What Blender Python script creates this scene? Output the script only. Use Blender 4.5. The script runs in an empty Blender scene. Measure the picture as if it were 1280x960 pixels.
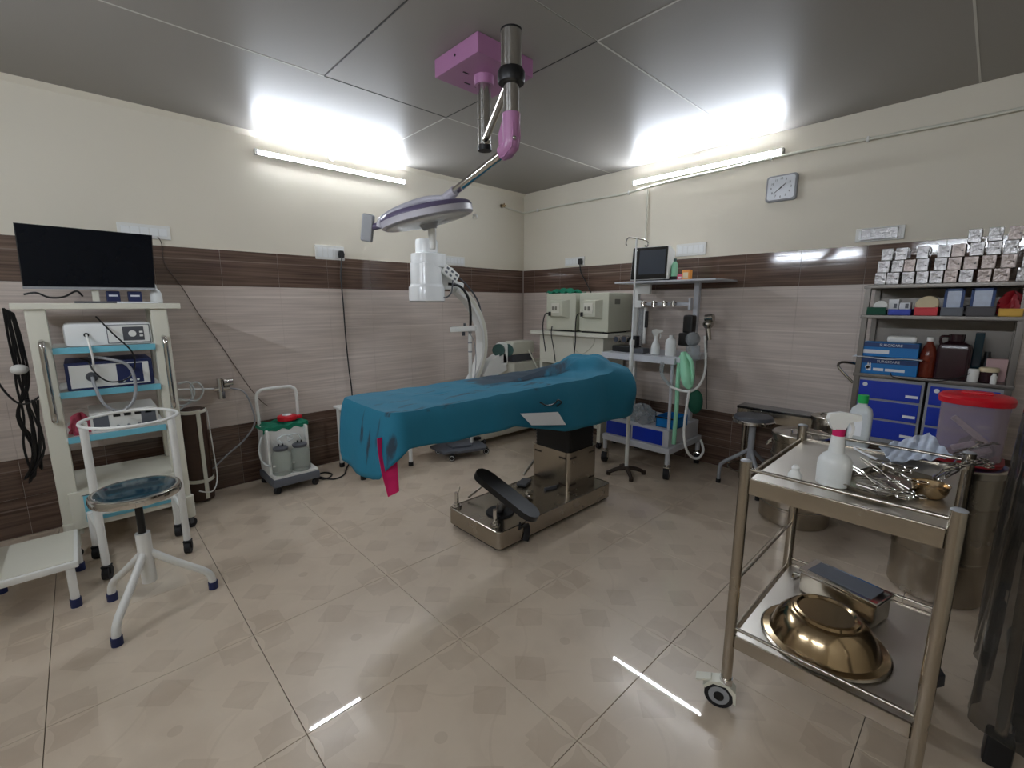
import bpy, bmesh, math, random
from mathutils import Vector, Matrix, Euler
random.seed(7)
S = bpy.context.scene
COL = S.collection
# ------------------------------------------------------------------ camera
F = 566.67
CAM = Vector((-3.7585, -3.7647, 1.3354))
RGT = Vector((0.7252, -0.6885, -0.0007)); UPV = Vector((0.1197, 0.1252, 0.9849)); FWD = Vector((0.6781, 0.7143, -0.1732))
cd = bpy.data.cameras.new('camera'); cam = bpy.data.objects.new('camera', cd); COL.objects.link(cam)
cd.sensor_width = 36; cd.lens = F / 1280 * 36; cd.clip_start = 0.02
cam.matrix_world = Matrix(((RGT.x, UPV.x, -FWD.x, CAM.x), (RGT.y, UPV.y, -FWD.y, CAM.y), (RGT.z, UPV.z, -FWD.z, CAM.z), (0, 0, 0, 1)))
S.camera = cam
# ------------------------------------------------------------------ world, exposure
w = bpy.data.worlds.new('world'); S.world = w; w.use_nodes = True
w.node_tree.nodes['Background'].inputs[0].default_value = (0.5, 0.5, 0.5, 1); w.node_tree.nodes['Background'].inputs[1].default_value = 0.05
S.view_settings.view_transform = 'Standard'; S.view_settings.look = 'None'; S.view_settings.gamma = 1; S.view_settings.use_curve_mapping = False
S.view_settings.exposure = 1.2
TUBE_STRENGTH = 88.0
# ------------------------------------------------------------------ pixel helpers (1280x960 frame)
def ray(px, py): return RGT * ((px - 640) / F) + UPV * ((480 - py) / F) + FWD
def Z(px, py, h=0.0): d = ray(px, py); return CAM + d * ((h - CAM.z) / d.z)
def WL(px, py, y=0.0): d = ray(px, py); return CAM + d * ((y - CAM.y) / d.y)
def WR(px, py, x=0.0): d = ray(px, py); return CAM + d * ((x - CAM.x) / d.x)
def DP(px, py, depth): return CAM + ray(px, py) * depth
def VT(px, py, x, y):
    d = ray(px, py); t = ((x - CAM.x) * d.x + (y - CAM.y) * d.y) / (d.x ** 2 + d.y ** 2); return (CAM + d * t).z
# ------------------------------------------------------------------ materials
def lin(c): return tuple(((v / 255) / 12.92 if v / 255 <= .04045 else ((v / 255 + .055) / 1.055) ** 2.4) for v in c) + (1,)
class X:
    """small math-node expression"""
    def __init__(s, nt, o): s.nt, s.o = nt, o
    def _m(s, op, b=None, c=None):
        n = s.nt.nodes.new('ShaderNodeMath'); n.operation = op
        for i, v in enumerate((s, b, c)):
            if v is None: continue
            if isinstance(v, X): s.nt.links.new(v.o, n.inputs[i])
            else: n.inputs[i].default_value = v
        return X(s.nt, n.outputs[0])
    def __add__(s, b): return s._m('ADD', b)
    def __sub__(s, b): return s._m('SUBTRACT', b)
    def __mul__(s, b): return s._m('MULTIPLY', b)
    def rsub(s, a): return (s * -1) + a
    def lt(s, b): return s._m('LESS_THAN', b)
    def gt(s, b): return s._m('GREATER_THAN', b)
    def abs(s): return s._m('ABSOLUTE')
    def mn(s, b): return s._m('MINIMUM', b)
    def mx(s, b): return s._m('MAXIMUM', b)
    def sqrt(s): return s._m('SQRT')
    def sin(s): return s._m('SINE')
MATS = {}
def mat(name, col, rough=.5, metal=0., var=.08, nscale=6., bump=0., bscale=60., stretch=(1, 1, 1), coat=0., trans=0., alpha=1., ior=1.45, emit=None, spec=.5, rvar=0.):
    m = bpy.data.materials.new(name); m.use_nodes = True; nt = m.node_tree; b = nt.nodes['Principled BSDF']
    c = lin(col)
    tc = nt.nodes.new('ShaderNodeTexCoord'); mp = nt.nodes.new('ShaderNodeMapping'); mp.inputs['Scale'].default_value = stretch
    nt.links.new(tc.outputs['Object'], mp.inputs[0])
    nz = nt.nodes.new('ShaderNodeTexNoise'); nz.inputs['Scale'].default_value = nscale; nz.inputs['Detail'].default_value = 4
    nt.links.new(mp.outputs[0], nz.inputs['Vector'])
    r = nt.nodes.new('ShaderNodeMix'); r.data_type = 'RGBA'
    r.inputs[6].default_value = tuple(v * (1 - var) for v in c[:3]) + (1,); r.inputs[7].default_value = tuple(min(1, v * (1 + var)) for v in c[:3]) + (1,)
    nt.links.new(nz.outputs[0], r.inputs[0]); nt.links.new(r.outputs[2], b.inputs['Base Color'])
    b.inputs['Roughness'].default_value = rough; b.inputs['Metallic'].default_value = metal
    b.inputs['Coat Weight'].default_value = coat; b.inputs['Coat Roughness'].default_value = .08
    b.inputs['Transmission Weight'].default_value = trans; b.inputs['Alpha'].default_value = alpha; b.inputs['IOR'].default_value = ior
    b.inputs['Specular IOR Level'].default_value = spec
    if rvar:
        rr = X(nt, nz.outputs[0]) * rvar + (rough - rvar / 2); nt.links.new(rr.o, b.inputs['Roughness'])
    if bump:
        n2 = nt.nodes.new('ShaderNodeTexNoise'); n2.inputs['Scale'].default_value = bscale; nt.links.new(mp.outputs[0], n2.inputs['Vector'])
        bp = nt.nodes.new('ShaderNodeBump'); bp.inputs['Strength'].default_value = bump; bp.inputs['Distance'].default_value = .01
        nt.links.new(n2.outputs[0], bp.inputs['Height']); nt.links.new(bp.outputs[0], b.inputs['Normal'])
    if emit: b.inputs['Emission Color'].default_value = lin(emit[0]); b.inputs['Emission Strength'].default_value = emit[1]
    MATS[name] = m; return m
mat('paint', (220, 213, 197), .55, var=.03, nscale=2)
mat('ceiling_panel', (152, 148, 142), .38, var=.02, nscale=1.5, bump=.02, bscale=3, spec=.17)
mat('joint_white', (205, 203, 196), .5); mat('joint_dark', (50, 48, 46), .6)
mat('grout', (186, 174, 166), .8); mat('floor_grout', (92, 84, 74), .8)
mat('white', (226, 226, 222), .35, var=.03); mat('white_gloss', (236, 238, 238), .18, var=.02, coat=.3)
mat('cream', (214, 212, 198), .4, var=.05); mat('beige', (196, 196, 178), .45, var=.05); mat('beige_dark', (120, 118, 106), .5)
mat('grey', (150, 152, 156), .4); mat('grey_dark', (78, 80, 86), .45); mat('slate', (92, 96, 104), .45, var=.1)
mat('black', (18, 18, 20), .4); mat('rubber', (24, 24, 28), .65); mat('black_gloss', (8, 9, 12), .12, coat=.3)
mat('screen', (5, 9, 18), .22, spec=.15); mat('screen_grey', (60, 66, 76), .2)
mat('steel', (176, 170, 160), .22, 1., var=.06, nscale=10, rvar=.1); mat('steel_brushed', (170, 164, 154), .34, 1., var=.1, stretch=(1, 1, 20), rvar=.12)
mat('chrome', (205, 203, 200), .08, 1., var=.02); mat('brass_steel', (178, 156, 124), .16, 1., var=.05)
mat('steel_warm', (172, 164, 152), .26, 1., var=.06, rvar=.1)
mat('pink', (170, 118, 158), .3, var=.05, coat=.3); mat('pink_grey', (176, 172, 182), .3, coat=.2); mat('lamp_grey', (186, 184, 194), .28, coat=.2); mat('lamp_violet', (92, 84, 112), .35)
mat('shelf_blue', (112, 186, 206), .4, var=.06); mat('navy', (30, 40, 84), .5); mat('seat_teal', (20, 50, 62), .1, var=.12); mat('light_grey', (196, 198, 204), .4); mat('steel_dark', (112, 108, 103), .38, 1., var=.1, rvar=.1); mat('steel_tray', (212, 207, 199), .36, 1., var=.05, rvar=.1); mat('carton_pink', (206, 172, 172), .6)
mat('blue', (20, 72, 176), .4, var=.06); mat('blue_sign', (0, 112, 182), .45, var=.06); mat('blue_dark', (20, 56, 110), .45)
mat('drawer_blue', (14, 50, 170), .35, var=.05)
mat('green_cloth', (10, 112, 84), .85, var=.2, nscale=14, bump=.3, bscale=30); mat('green_plastic', (150, 214, 178), .45, var=.1); mat('green_cap', (30, 160, 80), .35); mat('green_dark', (12, 78, 58), .7, var=.2)
mat('red', (204, 24, 40), .35); mat('red_dark', (150, 26, 36), .45); mat('magenta', (196, 20, 92), .75, var=.06, bump=.1); mat('pink_cloth', (206, 90, 116), .85, var=.3, nscale=25)
mat('yellow', (214, 168, 60), .45); mat('orange', (226, 150, 70), .5); mat('amber', (150, 62, 40), .15, trans=.5); mat('jug_dark', (46, 24, 30), .2, coat=.2)
mat('brown', (66, 46, 36), .4, var=.25, stretch=(1, 1, 14)); mat('paper', (224, 226, 230), .7, var=.04); mat('paper_blue', (200, 210, 228), .8, var=.22, nscale=30)
mat('glass', (225, 235, 232), .04, trans=.92, var=.0); mat('jar_glass', (232, 238, 233), .08, trans=.8, var=.02, ior=1.15); mat('clear', (216, 222, 226), .1, trans=.75, var=.02)
mat('bottle_white', (232, 234, 232), .3, trans=.15, var=.02); mat('bottle_clear', (234, 239, 239), .16, trans=.4, var=.02, ior=1.25)
mat('tub_clear', (226, 214, 220), .16, trans=.8, var=.03, ior=1.1); mat('foil', (160, 158, 158), .2, .35, var=.3, nscale=40, bump=.35, bscale=50)
mat('foil_warm', (154, 142, 136), .24, .3, var=.3, nscale=40, bump=.35, bscale=50); mat('box_dark', (60, 56, 60), .4)
mat('polythene', (170, 166, 160), .07, trans=.95, var=.1, ior=1.2); mat('machine_dark', (30, 27, 26), .3, var=.2)
mat('brown_dark', (52, 40, 32), .5); mat('skin_beige', (220, 204, 170), .5, var=.1); mat('knob_green', (52, 88, 82), .5); mat('clock_face', (226, 230, 236), .3)
mat('tube_emit', (250, 252, 255), .5, emit=((236, 244, 255), TUBE_STRENGTH))

def tile_floor():
    m = bpy.data.materials.new('floor_tile'); m.use_nodes = True; nt = m.node_tree; b = nt.nodes['Principled BSDF']
    tc = nt.nodes.new('ShaderNodeTexCoord'); sp = nt.nodes.new('ShaderNodeSeparateXYZ'); nt.links.new(tc.outputs['Object'], sp.inputs[0])
    x, y = X(nt, sp.outputs[0]), X(nt, sp.outputs[1])
    ax, ay = x.abs(), y.abs(); u, v = ax.mx(ay), ax.mn(ay)
    r = (x * x + y * y).sqrt()
    qx, qy = ax.rsub(.3), ay.rsub(.3); qa, qb = qx.mx(qy), qx.mn(qy)
    petal = qb.lt((qa * 24.).sin() * .022)                       # light petals on the joints at a corner
    sq = qa.lt(.125) * qb.lt(.105) * petal.rsub(1) * qa.gt(.01)
    leaf = v.lt((u - .2).abs().rsub(.075) * 1.1) * u.gt(.13)      # broad pointed leaves around the centre
    notch = (v - (u - .2) * .9).abs().lt(.006)
    big = (((ax - .3) * (ax - .3) + (ay - .3) * (ay - .3)).sqrt() - .27).abs().lt(.0045)
    ring = big * u.lt(.24)
    node = r.lt(.021)
    lens = ((ax - .15) * (ax - .15) + (ay - .15) * (ay - .15)).sqrt().lt(.09) * -1.0 * (leaf.rsub(1))
    nz = nt.nodes.new('ShaderNodeTexNoise'); nz.inputs['Scale'].default_value = 5; nz.inputs['Detail'].default_value = 6
    oi = nt.nodes.new('ShaderNodeObjectInfo'); va = nt.nodes.new('ShaderNodeVectorMath'); va.operation = 'ADD'
    nt.links.new(tc.outputs['Object'], va.inputs[0]); nt.links.new(oi.outputs['Location'], va.inputs[1]); nt.links.new(va.outputs[0], nz.inputs['Vector'])
    k = (sq * .85 + leaf * .75 + ring * .4 + node * .9 + lens * .25)._m('MINIMUM', 1.0) * .22 + (X(nt, nz.outputs[0]) - .42) * .7
    mx = nt.nodes.new('ShaderNodeMix'); mx.data_type = 'RGBA'; mx.inputs[6].default_value = lin((206, 190, 170)); mx.inputs[7].default_value = lin((142, 120, 100))
    nt.links.new(k.o, mx.inputs[0]); nt.links.new(mx.outputs[2], b.inputs['Base Color'])
    b.inputs['Roughness'].default_value = .32; b.inputs['Specular IOR Level'].default_value = .35; b.inputs['Coat Weight'].default_value = .7; b.inputs['Coat Roughness'].default_value = .025
    return m
def tile_wall(name, c0, c1, cs, zs, rough=.16, bmp=.12):
    m = bpy.data.materials.new(name); m.use_nodes = True; nt = m.node_tree; b = nt.nodes['Principled BSDF']
    tc = nt.nodes.new('ShaderNodeTexCoord'); oi = nt.nodes.new('ShaderNodeObjectInfo')
    sp = nt.nodes.new('ShaderNodeSeparateXYZ'); nt.links.new(tc.outputs['Object'], sp.inputs[0])
    ge = nt.nodes.new('ShaderNodeNewGeometry'); gp = nt.nodes.new('ShaderNodeSeparateXYZ'); nt.links.new(ge.outputs['Position'], gp.inputs[0])
    z = X(nt, sp.outputs[2]); x = X(nt, gp.outputs[0]) - X(nt, gp.outputs[1]); wz = X(nt, gp.outputs[2]); rnd = X(nt, oi.outputs['Random'])
    cb = nt.nodes.new('ShaderNodeCombineXYZ')
    nt.links.new((x * 1.6).o, cb.inputs[0]); nt.links.new((wz * 75).o, cb.inputs[2])
    nz = nt.nodes.new('ShaderNodeTexNoise'); nz.inputs['Scale'].default_value = 1; nz.inputs['Detail'].default_value = 3; nt.links.new(cb.outputs[0], nz.inputs['Vector'])
    c2 = nt.nodes.new('ShaderNodeCombineXYZ'); nt.links.new((x * 2.2).o, c2.inputs[0]); nt.links.new((wz * 14).o, c2.inputs[2])
    n2 = nt.nodes.new('ShaderNodeTexNoise'); n2.inputs['Scale'].default_value = 1; nt.links.new(c2.outputs[0], n2.inputs['Vector'])
    k = ((X(nt, nz.outputs[0]) - .5) * 2.2 + (X(nt, n2.outputs[0]) - .5) * .9 + .5)._m('MINIMUM', 1.)._m('MAXIMUM', 0.)
    mx = nt.nodes.new('ShaderNodeMix'); mx.data_type = 'RGBA'; mx.inputs[6].default_value = lin(c0); mx.inputs[7].default_value = lin(c1); nt.links.new(k.o, mx.inputs[0])
    st = (z - zs).abs().lt(.0042) * (X(nt, n2.outputs[0]) * 1.2).mn(1.0) * .55
    m2 = nt.nodes.new('ShaderNodeMix'); m2.data_type = 'RGBA'; m2.inputs[7].default_value = lin(cs); nt.links.new(mx.outputs[2], m2.inputs[6]); nt.links.new(st.o, m2.inputs[0])
    nt.links.new(m2.outputs[2], b.inputs['Base Color']); b.inputs['Roughness'].default_value = rough
    bp = nt.nodes.new('ShaderNodeBump'); bp.inputs['Strength'].default_value = bmp; bp.inputs['Distance'].default_value = .004
    nt.links.new(nz.outputs[0], bp.inputs['Height']); nt.links.new(bp.outputs[0], b.inputs['Normal'])
    return m
MATS['floor_tile'] = tile_floor()
MATS['tile_light'] = tile_wall('tile_light', (184, 171, 163), (214, 201, 192), (232, 222, 214), .055, .3)
MATS['tile_dark'] = tile_wall('tile_dark', (68, 50, 42), (118, 96, 84), (170, 152, 140), .05, .07, .025)
def drape_mat():
    m = mat('drape', (26, 108, 134), .8, var=.1, nscale=8, bump=.25, bscale=9); nt = m.node_tree; b = nt.nodes['Principled BSDF']
    src = b.inputs['Base Color'].links[0].from_socket
    tc = nt.nodes.new('ShaderNodeTexCoord'); sp = nt.nodes.new('ShaderNodeSeparateXYZ'); nt.links.new(tc.outputs['Object'], sp.inputs[0])
    nz = nt.nodes.new('ShaderNodeTexNoise'); nz.inputs['Scale'].default_value = 5.5; nz.inputs['Detail'].default_value = 5; nt.links.new(tc.outputs['Object'], nz.inputs['Vector'])
    x, y, z = (X(nt, sp.outputs[i]) for i in range(3)); n = X(nt, nz.outputs[0])
    mp2 = nt.nodes.new('ShaderNodeMapping'); mp2.inputs['Scale'].default_value = (3.2, 11, 1.5); nt.links.new(tc.outputs['Object'], mp2.inputs[0])
    ns = nt.nodes.new('ShaderNodeTexNoise'); ns.inputs['Scale'].default_value = 1.3; ns.inputs['Detail'].default_value = 6; ns.inputs['Roughness'].default_value = .62; nt.links.new(mp2.outputs[0], ns.inputs['Vector']); st = X(nt, ns.outputs[0])
    d1 = (((x - .2) * 1.5)._m('POWER', 2.) + ((y - .11) * 4.2)._m('POWER', 2.)).sqrt()        # wet dark patch on the middle of the sheet
    k1 = ((st * .9 + n * .4 + .3 - d1) - .25)._m('MULTIPLY', 7.)._m('MINIMUM', 1.)._m('MAXIMUM', 0.) * z.gt(.87)
    k2 = ((st - .56) * 14.)._m('MINIMUM', 1.)._m('MAXIMUM', 0.) * z.gt(.872) * x.lt(.1) * .85   # streaky stains on the leg end
    mp3 = nt.nodes.new('ShaderNodeMapping'); mp3.inputs['Scale'].default_value = (1, 16, 3.); nt.links.new(tc.outputs['Object'], mp3.inputs[0])
    n3 = nt.nodes.new('ShaderNodeTexNoise'); n3.inputs['Scale'].default_value = 1.2; n3.inputs['Detail'].default_value = 5; nt.links.new(mp3.outputs[0], n3.inputs['Vector'])
    k3 = ((X(nt, n3.outputs[0]) - .55 - (z - .74).abs() * .5) * 14.)._m('MINIMUM', 1.)._m('MAXIMUM', 0.) * x.lt(-.9) * y.lt(.08)
    k = k1.mx(k2).mx(k3) * .88
    mx = nt.nodes.new('ShaderNodeMix'); mx.data_type = 'RGBA'; mx.inputs[7].default_value = lin((42, 46, 56)); nt.links.new(src, mx.inputs[6]); nt.links.new(k.o, mx.inputs[0])
    nt.links.new(mx.outputs[2], b.inputs['Base Color'])
drape_mat()
# ------------------------------------------------------------------ mesh builder
def catmull(pts, sub):
    P = [Vector(p) for p in pts]
    if len(P) < 3 or sub < 2: return P
    out = []
    for i in range(len(P) - 1):
        p0, p1, p2, p3 = P[max(i - 1, 0)], P[i], P[i + 1], P[min(i + 2, len(P) - 1)]
        for k in range(sub):
            t = k / sub
            out.append(.5 * ((2 * p1) + (p2 - p0) * t + (2 * p0 - 5 * p1 + 4 * p2 - p3) * t * t + (3 * p1 - p0 - 3 * p2 + p3) * t ** 3))
    out.append(P[-1]); return out
class MB:
    def __init__(s): s.v, s.f = [], []
    def add(s, vs, fs):
        o = len(s.v); s.v += [Vector(v) for v in vs]; s.f += [tuple(i + o for i in f) for f in fs]; return s
    def box(s, c, d, bev=0., rot=None, seg=2):
        bm = bmesh.new(); bmesh.ops.create_cube(bm, size=1)
        for v in bm.verts: v.co = Vector((v.co.x * d[0], v.co.y * d[1], v.co.z * d[2]))
        if bev: bmesh.ops.bevel(bm, geom=list(bm.edges), offset=min(bev, min(d) * .49), segments=seg, affect='EDGES', profile=.5)
        M = Euler(rot).to_matrix() if rot else Matrix.Identity(3)
        bm.verts.index_update()
        s.add([M @ v.co + Vector(c) for v in bm.verts], [[v.index for v in f.verts] for f in bm.faces]); bm.free(); return s
    def bb(s, a, b, bev=0.):
        return s.box([(a[i] + b[i]) / 2 for i in range(3)], [abs(b[i] - a[i]) for i in range(3)], bev)
    def rings(s, rs, cap=True, closed=False):
        n = len(rs[0]); vs = [v for r in rs for v in r]; fs = []
        for i in range(len(rs) - (0 if closed else 1)):
            j = (i + 1) % len(rs)
            for k in range(n): fs.append((i * n + k, i * n + (k + 1) % n, j * n + (k + 1) % n, j * n + k))
        if cap and not closed: fs += [tuple(range(n))[::-1], tuple((len(rs) - 1) * n + k for k in range(n))]
        return s.add(vs, fs)
    def tube(s, pts, r, n=8, sub=5, closed=False, flat=1.):
        P = catmull(pts, sub) if sub > 1 else [Vector(p) for p in pts]
        if closed and (P[0] - P[-1]).length < 1e-6: P = P[:-1]
        rs = []; up = None
        for i, p in enumerate(P):
            t = (P[(i + 1) % len(P)] - P[i - 1]) if closed else (P[min(i + 1, len(P) - 1)] - P[max(i - 1, 0)])
            if t.length < 1e-9: t = Vector((0, 0, 1))
            t.normalize()
            if up is None:
                up = Vector((0, 0, 1)) if abs(t.z) < .9 else Vector((1, 0, 0))
            a = (up - t * up.dot(t))
            if a.length < 1e-5: a = t.orthogonal()
            a.normalize(); up = a; b = t.cross(a)
            rr = r(i / max(1, len(P) - 1)) if callable(r) else r
            rs.append([p + (a * math.cos(2 * math.pi * k / n) + b * flat * math.sin(2 * math.pi * k / n)) * rr for k in range(n)])
        return s.rings(rs, True, closed)
    def cyl(s, a, b, r, r2=None, n=16):
        a, b = Vector(a), Vector(b); t = (b - a).normalized(); u = t.orthogonal().normalized(); w_ = t.cross(u); r2 = r if r2 is None else r2
        R = lambda c, q: [c + (u * math.cos(2 * math.pi * k / n) + w_ * math.sin(2 * math.pi * k / n)) * q for k in range(n)]
        return s.rings([R(a, r), R(b, r2)])
    def lathe(s, prof, c=(0, 0, 0), n=24, axis=None, sx=1., sy=1., cap=True):
        M = Vector((0, 0, 1)).rotation_difference(Vector(axis)).to_matrix() if axis is not None else Matrix.Identity(3)
        return s.rings([[M @ Vector((r * sx * math.cos(2 * math.pi * k / n), r * sy * math.sin(2 * math.pi * k / n), z)) + Vector(c) for k in range(n)] for r, z in prof], cap)
    def ball(s, c, r, sc=(1, 1, 1), n=14, m=9):
        return s.rings([[Vector(c) + Vector((r * sc[0] * math.sin(a) * math.cos(2 * math.pi * k / n), r * sc[1] * math.sin(a) * math.sin(2 * math.pi * k / n), r * sc[2] * math.cos(a))) for k in range(n)] for a in [math.pi * (i + .02) / (m - 1 + .04) for i in range(m)]])
    def prism(s, pts, ax, ay, az, o, h):
        ax, ay, az, o = Vector(ax), Vector(ay), Vector(az), Vector(o)
        A = [o + ax * p[0] + ay * p[1] for p in pts]; return s.rings([A, [p + az * h for p in A]])
    def sheet(s, fn, nu, nv, th=0.):
        g = [[Vector(fn(i / nu, j / nv)) for j in range(nv + 1)] for i in range(nu + 1)]
        vs = [p for r in g for p in r]; q = lambda i, j: i * (nv + 1) + j
        fs = [(q(i, j), q(i + 1, j), q(i + 1, j + 1), q(i, j + 1)) for i in range(nu) for j in range(nv)]
        if th:
            o = len(vs); nr = []
            for i in range(nu + 1):
                for j in range(nv + 1):
                    a = g[min(i + 1, nu)][j] - g[max(i - 1, 0)][j]; b = g[i][min(j + 1, nv)] - g[i][max(j - 1, 0)]
                    c = a.cross(b); nr.append(c.normalized() if c.length > 1e-12 else Vector((0, 0, 1)))
            vs = vs + [v - m * th for v, m in zip(vs, nr)]
            fs += [tuple(k + o for k in f[::-1]) for f in fs]
            for i in range(nu): fs += [(q(i + 1, 0), q(i, 0), q(i, 0) + o, q(i + 1, 0) + o), (q(i, nv), q(i + 1, nv), q(i + 1, nv) + o, q(i, nv) + o)]
            for j in range(nv): fs += [(q(0, j), q(0, j + 1), q(0, j + 1) + o, q(0, j) + o), (q(nu, j + 1), q(nu, j), q(nu, j) + o, q(nu, j + 1) + o)]
        return s.add(vs, fs)
def mesh(name, mb, m, M=None, smooth=True):
    me = bpy.data.meshes.new(name)
    vs = [M @ v for v in mb.v] if M is not None else mb.v
    me.from_pydata([tuple(v) for v in vs], [], mb.f); me.validate()
    bm = bmesh.new(); bm.from_mesh(me); bmesh.ops.recalc_face_normals(bm, faces=bm.faces); bm.to_mesh(me); bm.free()
    if smooth:
        me.shade_smooth(); me.set_sharp_from_angle(angle=math.radians(38))
    me.materials.append(MATS[m] if isinstance(m, str) else m); return me
def link(name, me, parent=None, wn=False):
    o = bpy.data.objects.new(name, me); COL.objects.link(o)
    if parent: o.parent = parent
    if wn: md = o.modifiers.new('weighted_normal', 'WEIGHTED_NORMAL'); md.keep_sharp = True
    return o
def tag(o, label=None, cat=None, group=None, kind=None):
    for k, v in (('label', label), ('category', cat), ('group', group), ('kind', kind)):
        if v: o[k] = v
    return o
class T:
    """a thing: an Empty at its base with parts; parts are given in world coordinates, or local=True"""
    def __init__(s, name, label, cat, loc=(0, 0, 0), rz=0., group=None, kind=None, rot=None):
        s.o = bpy.data.objects.new(name, None); COL.objects.link(s.o); s.o.empty_display_size = .05
        s.o.location = loc; s.o.rotation_euler = rot if rot else (0, 0, rz)
        s.M = (Matrix.Translation(Vector(loc)) @ Euler(s.o.rotation_euler).to_matrix().to_4x4()).inverted()
        tag(s.o, label, cat, group, kind)
    def p(s, name, mb, m, parent=None, local=False, label=None, smooth=True):
        o = link(name, mesh(name, mb, m, None if local else s.M, smooth), parent or s.o, smooth)
        if label: o['label'] = label
        return o
def single(name, mb, m, label, cat, loc=None, group=None, kind=None, smooth=True):
    """a thing that is one mesh (world coordinates), origin at its base"""
    if loc is None:
        n = len(mb.v); loc = (sum(v.x for v in mb.v) / n, sum(v.y for v in mb.v) / n, min(v.z for v in mb.v))
    o = link(name, mesh(name, mb, m, Matrix.Translation(-Vector(loc)), smooth), None, smooth); o.location = loc
    return tag(o, label, cat, group, kind)
def text(name, s, size, m, parent, M, ext=.0004):
    c = bpy.data.curves.new(name, 'FONT'); c.body = s; c.size = size; c.align_x = 'CENTER'; c.align_y = 'CENTER'; c.extrude = ext
    tmp = bpy.data.objects.new(name, c); COL.objects.link(tmp); bpy.context.view_layer.update()
    me = bpy.data.meshes.new_from_object(tmp.evaluated_get(bpy.context.evaluated_depsgraph_get())); bpy.data.objects.remove(tmp); bpy.data.curves.remove(c)
    me.materials.clear(); me.materials.append(MATS[m]); o = link(name, me, parent); o.matrix_local = M; return o
def caster(t, x, y, r=.03, m='rubber', parent=None, top=.09, rotz=0., hood=None):
    c = math.cos(rotz); s_ = math.sin(rotz); d = Vector((c, s_, 0)); e = Vector((-s_, c, 0)); P = Vector((x, y, r))
    wl = t.p('caster_wheel', MB().cyl(P - e * r * .42, P + e * r * .42, r, n=18), m, parent)
    fk = MB().cyl(P + Vector((0, 0, r * .9)), (x, y, top), r * .34).box(P + Vector((0, 0, r * 1.08)), (r * 1.1, r * 1.15, r * .22), r * .08, (0, 0, rotz))
    for q in (-1, 1): fk.box(P + e * q * r * .52 + Vector((0, 0, r * .5)), (r * .7, r * .12, r * 1.25), r * .05, (0, 0, rotz))
    t.p('caster_fork', fk, hood or 'grey_dark', parent); return wl
# ================================================================== ROOM SHELL
H, XB, YB = 2.532, -5.0, -4.75
def struct(name, mb, m): o = link(name, mesh(name, mb, m, None, False)); return tag(o, kind='structure')
floor = struct('floor', MB().bb((XB - .1, YB - .1, -.12), (.1, .1, -.009)), 'floor_grout')
wall_left = struct('wall_left', MB().bb((XB - .1, 0, -.12), (.1, .1, H + .12)), 'paint')
wall_right = struct('wall_right', MB().bb((0, YB - .1, -.12), (.1, 0, H + .12)), 'paint')
wall_rear = struct('wall_rear', MB().bb((XB - .1, YB, -.12), (XB, 0, H + .12)), 'paint')
wall_near = struct('wall_near', MB().bb((XB, YB - .1, -.12), (0, YB, H + .12)), 'paint')
ceiling = struct('ceiling', MB().bb((XB - .1, YB - .1, H + .0025), (.1, .1, H + .12)), 'joint_white')
tag(floor, 'glossy beige marble tiled floor'); tag(ceiling, 'grey glossy panelled ceiling'); tag(wall_left, 'cream wall with brown and mauve tiled dado behind the draped table'); tag(wall_right, 'cream wall with tiled dado carrying the square clock'); tag(wall_rear, 'plain cream wall behind the camera'); tag(wall_near, 'plain cream wall beside the steel trolley')
# floor tiles 0.6 m
TS = .6; gx = -2.79 + .3; gy = -2.437 + .3
fcache = {}
for i in range(-6, 7):
    for j in range(-6, 7):
        x0, x1 = gx + i * TS - .3, gx + i * TS + .3; y0, y1 = gy + j * TS - .3, gy + j * TS + .3
        cx, cy = gx + i * TS, gy + j * TS
        a0, a1, b0, b1 = max(x0, XB), min(x1, -.008), max(y0, YB), min(y1, -.008)
        if a1 - a0 < .02 or b1 - b0 < .02: continue
        k = tuple(round(v, 3) for v in (a0 - cx, a1 - cx, b0 - cy, b1 - cy))
        if k not in fcache: fcache[k] = mesh('floor_tile', MB().bb((k[0] + .001, k[2] + .001, -.01), (k[1] - .001, k[3] - .001, 0), .0012), 'floor_tile', None, False)
        o = link('floor_tile', fcache[k], floor); o.location = (cx, cy, 0)
# wall tiles 0.37 x 0.25
RH = [(0, .23, 'tile_dark'), (.23, .4605, 'tile_dark')] + [(.4605 + .25 * i, .4605 + .25 * (i + 1), 'tile_light') for i in range(4)] + [(1.4614, 1.7097, 'tile_dark')]
TW = .371
def wall_tiles(wall, along, n0, L):
    cache = {}
    for (z0, z1, m) in RH:
        e = n0
        while e > -L:
            a1 = min(e, -.0085); a0 = max(e - TW, -L)
            if a1 - a0 > .015:
                k = (round(a1 - a0, 3), round(z1 - z0, 3), m)
                if k not in cache: cache[k] = mesh('wall_tile', MB().bb((-k[0] / 2 + .0007, -.008, -k[1] / 2 + .0007), (k[0] / 2 - .0007, .001, k[1] / 2 - .0007), .001), m, None, False)
                o = link('wall_tile', cache[k], wall)
                c = (a0 + a1) / 2
                o.location = (c, 0, (z0 + z1) / 2) if along == 'x' else (0, c, (z0 + z1) / 2)
                if along == 'y': o.rotation_euler = (0, 0, -math.pi / 2)
            e -= TW
wall_tiles(wall_left, 'x', -.022 + TW, 5.0); wall_tiles(wall_right, 'y', -.18 + TW, 4.75)
for wl_, P in ((wall_left, ((XB, -.0066, .0), (0, .001, 1.709))), (wall_right, ((-.0066, YB, 0), (.001, 0, 1.709)))):
    link('grout_bed', mesh('grout_bed', MB().bb(*P), 'grout'), wl_)
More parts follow.
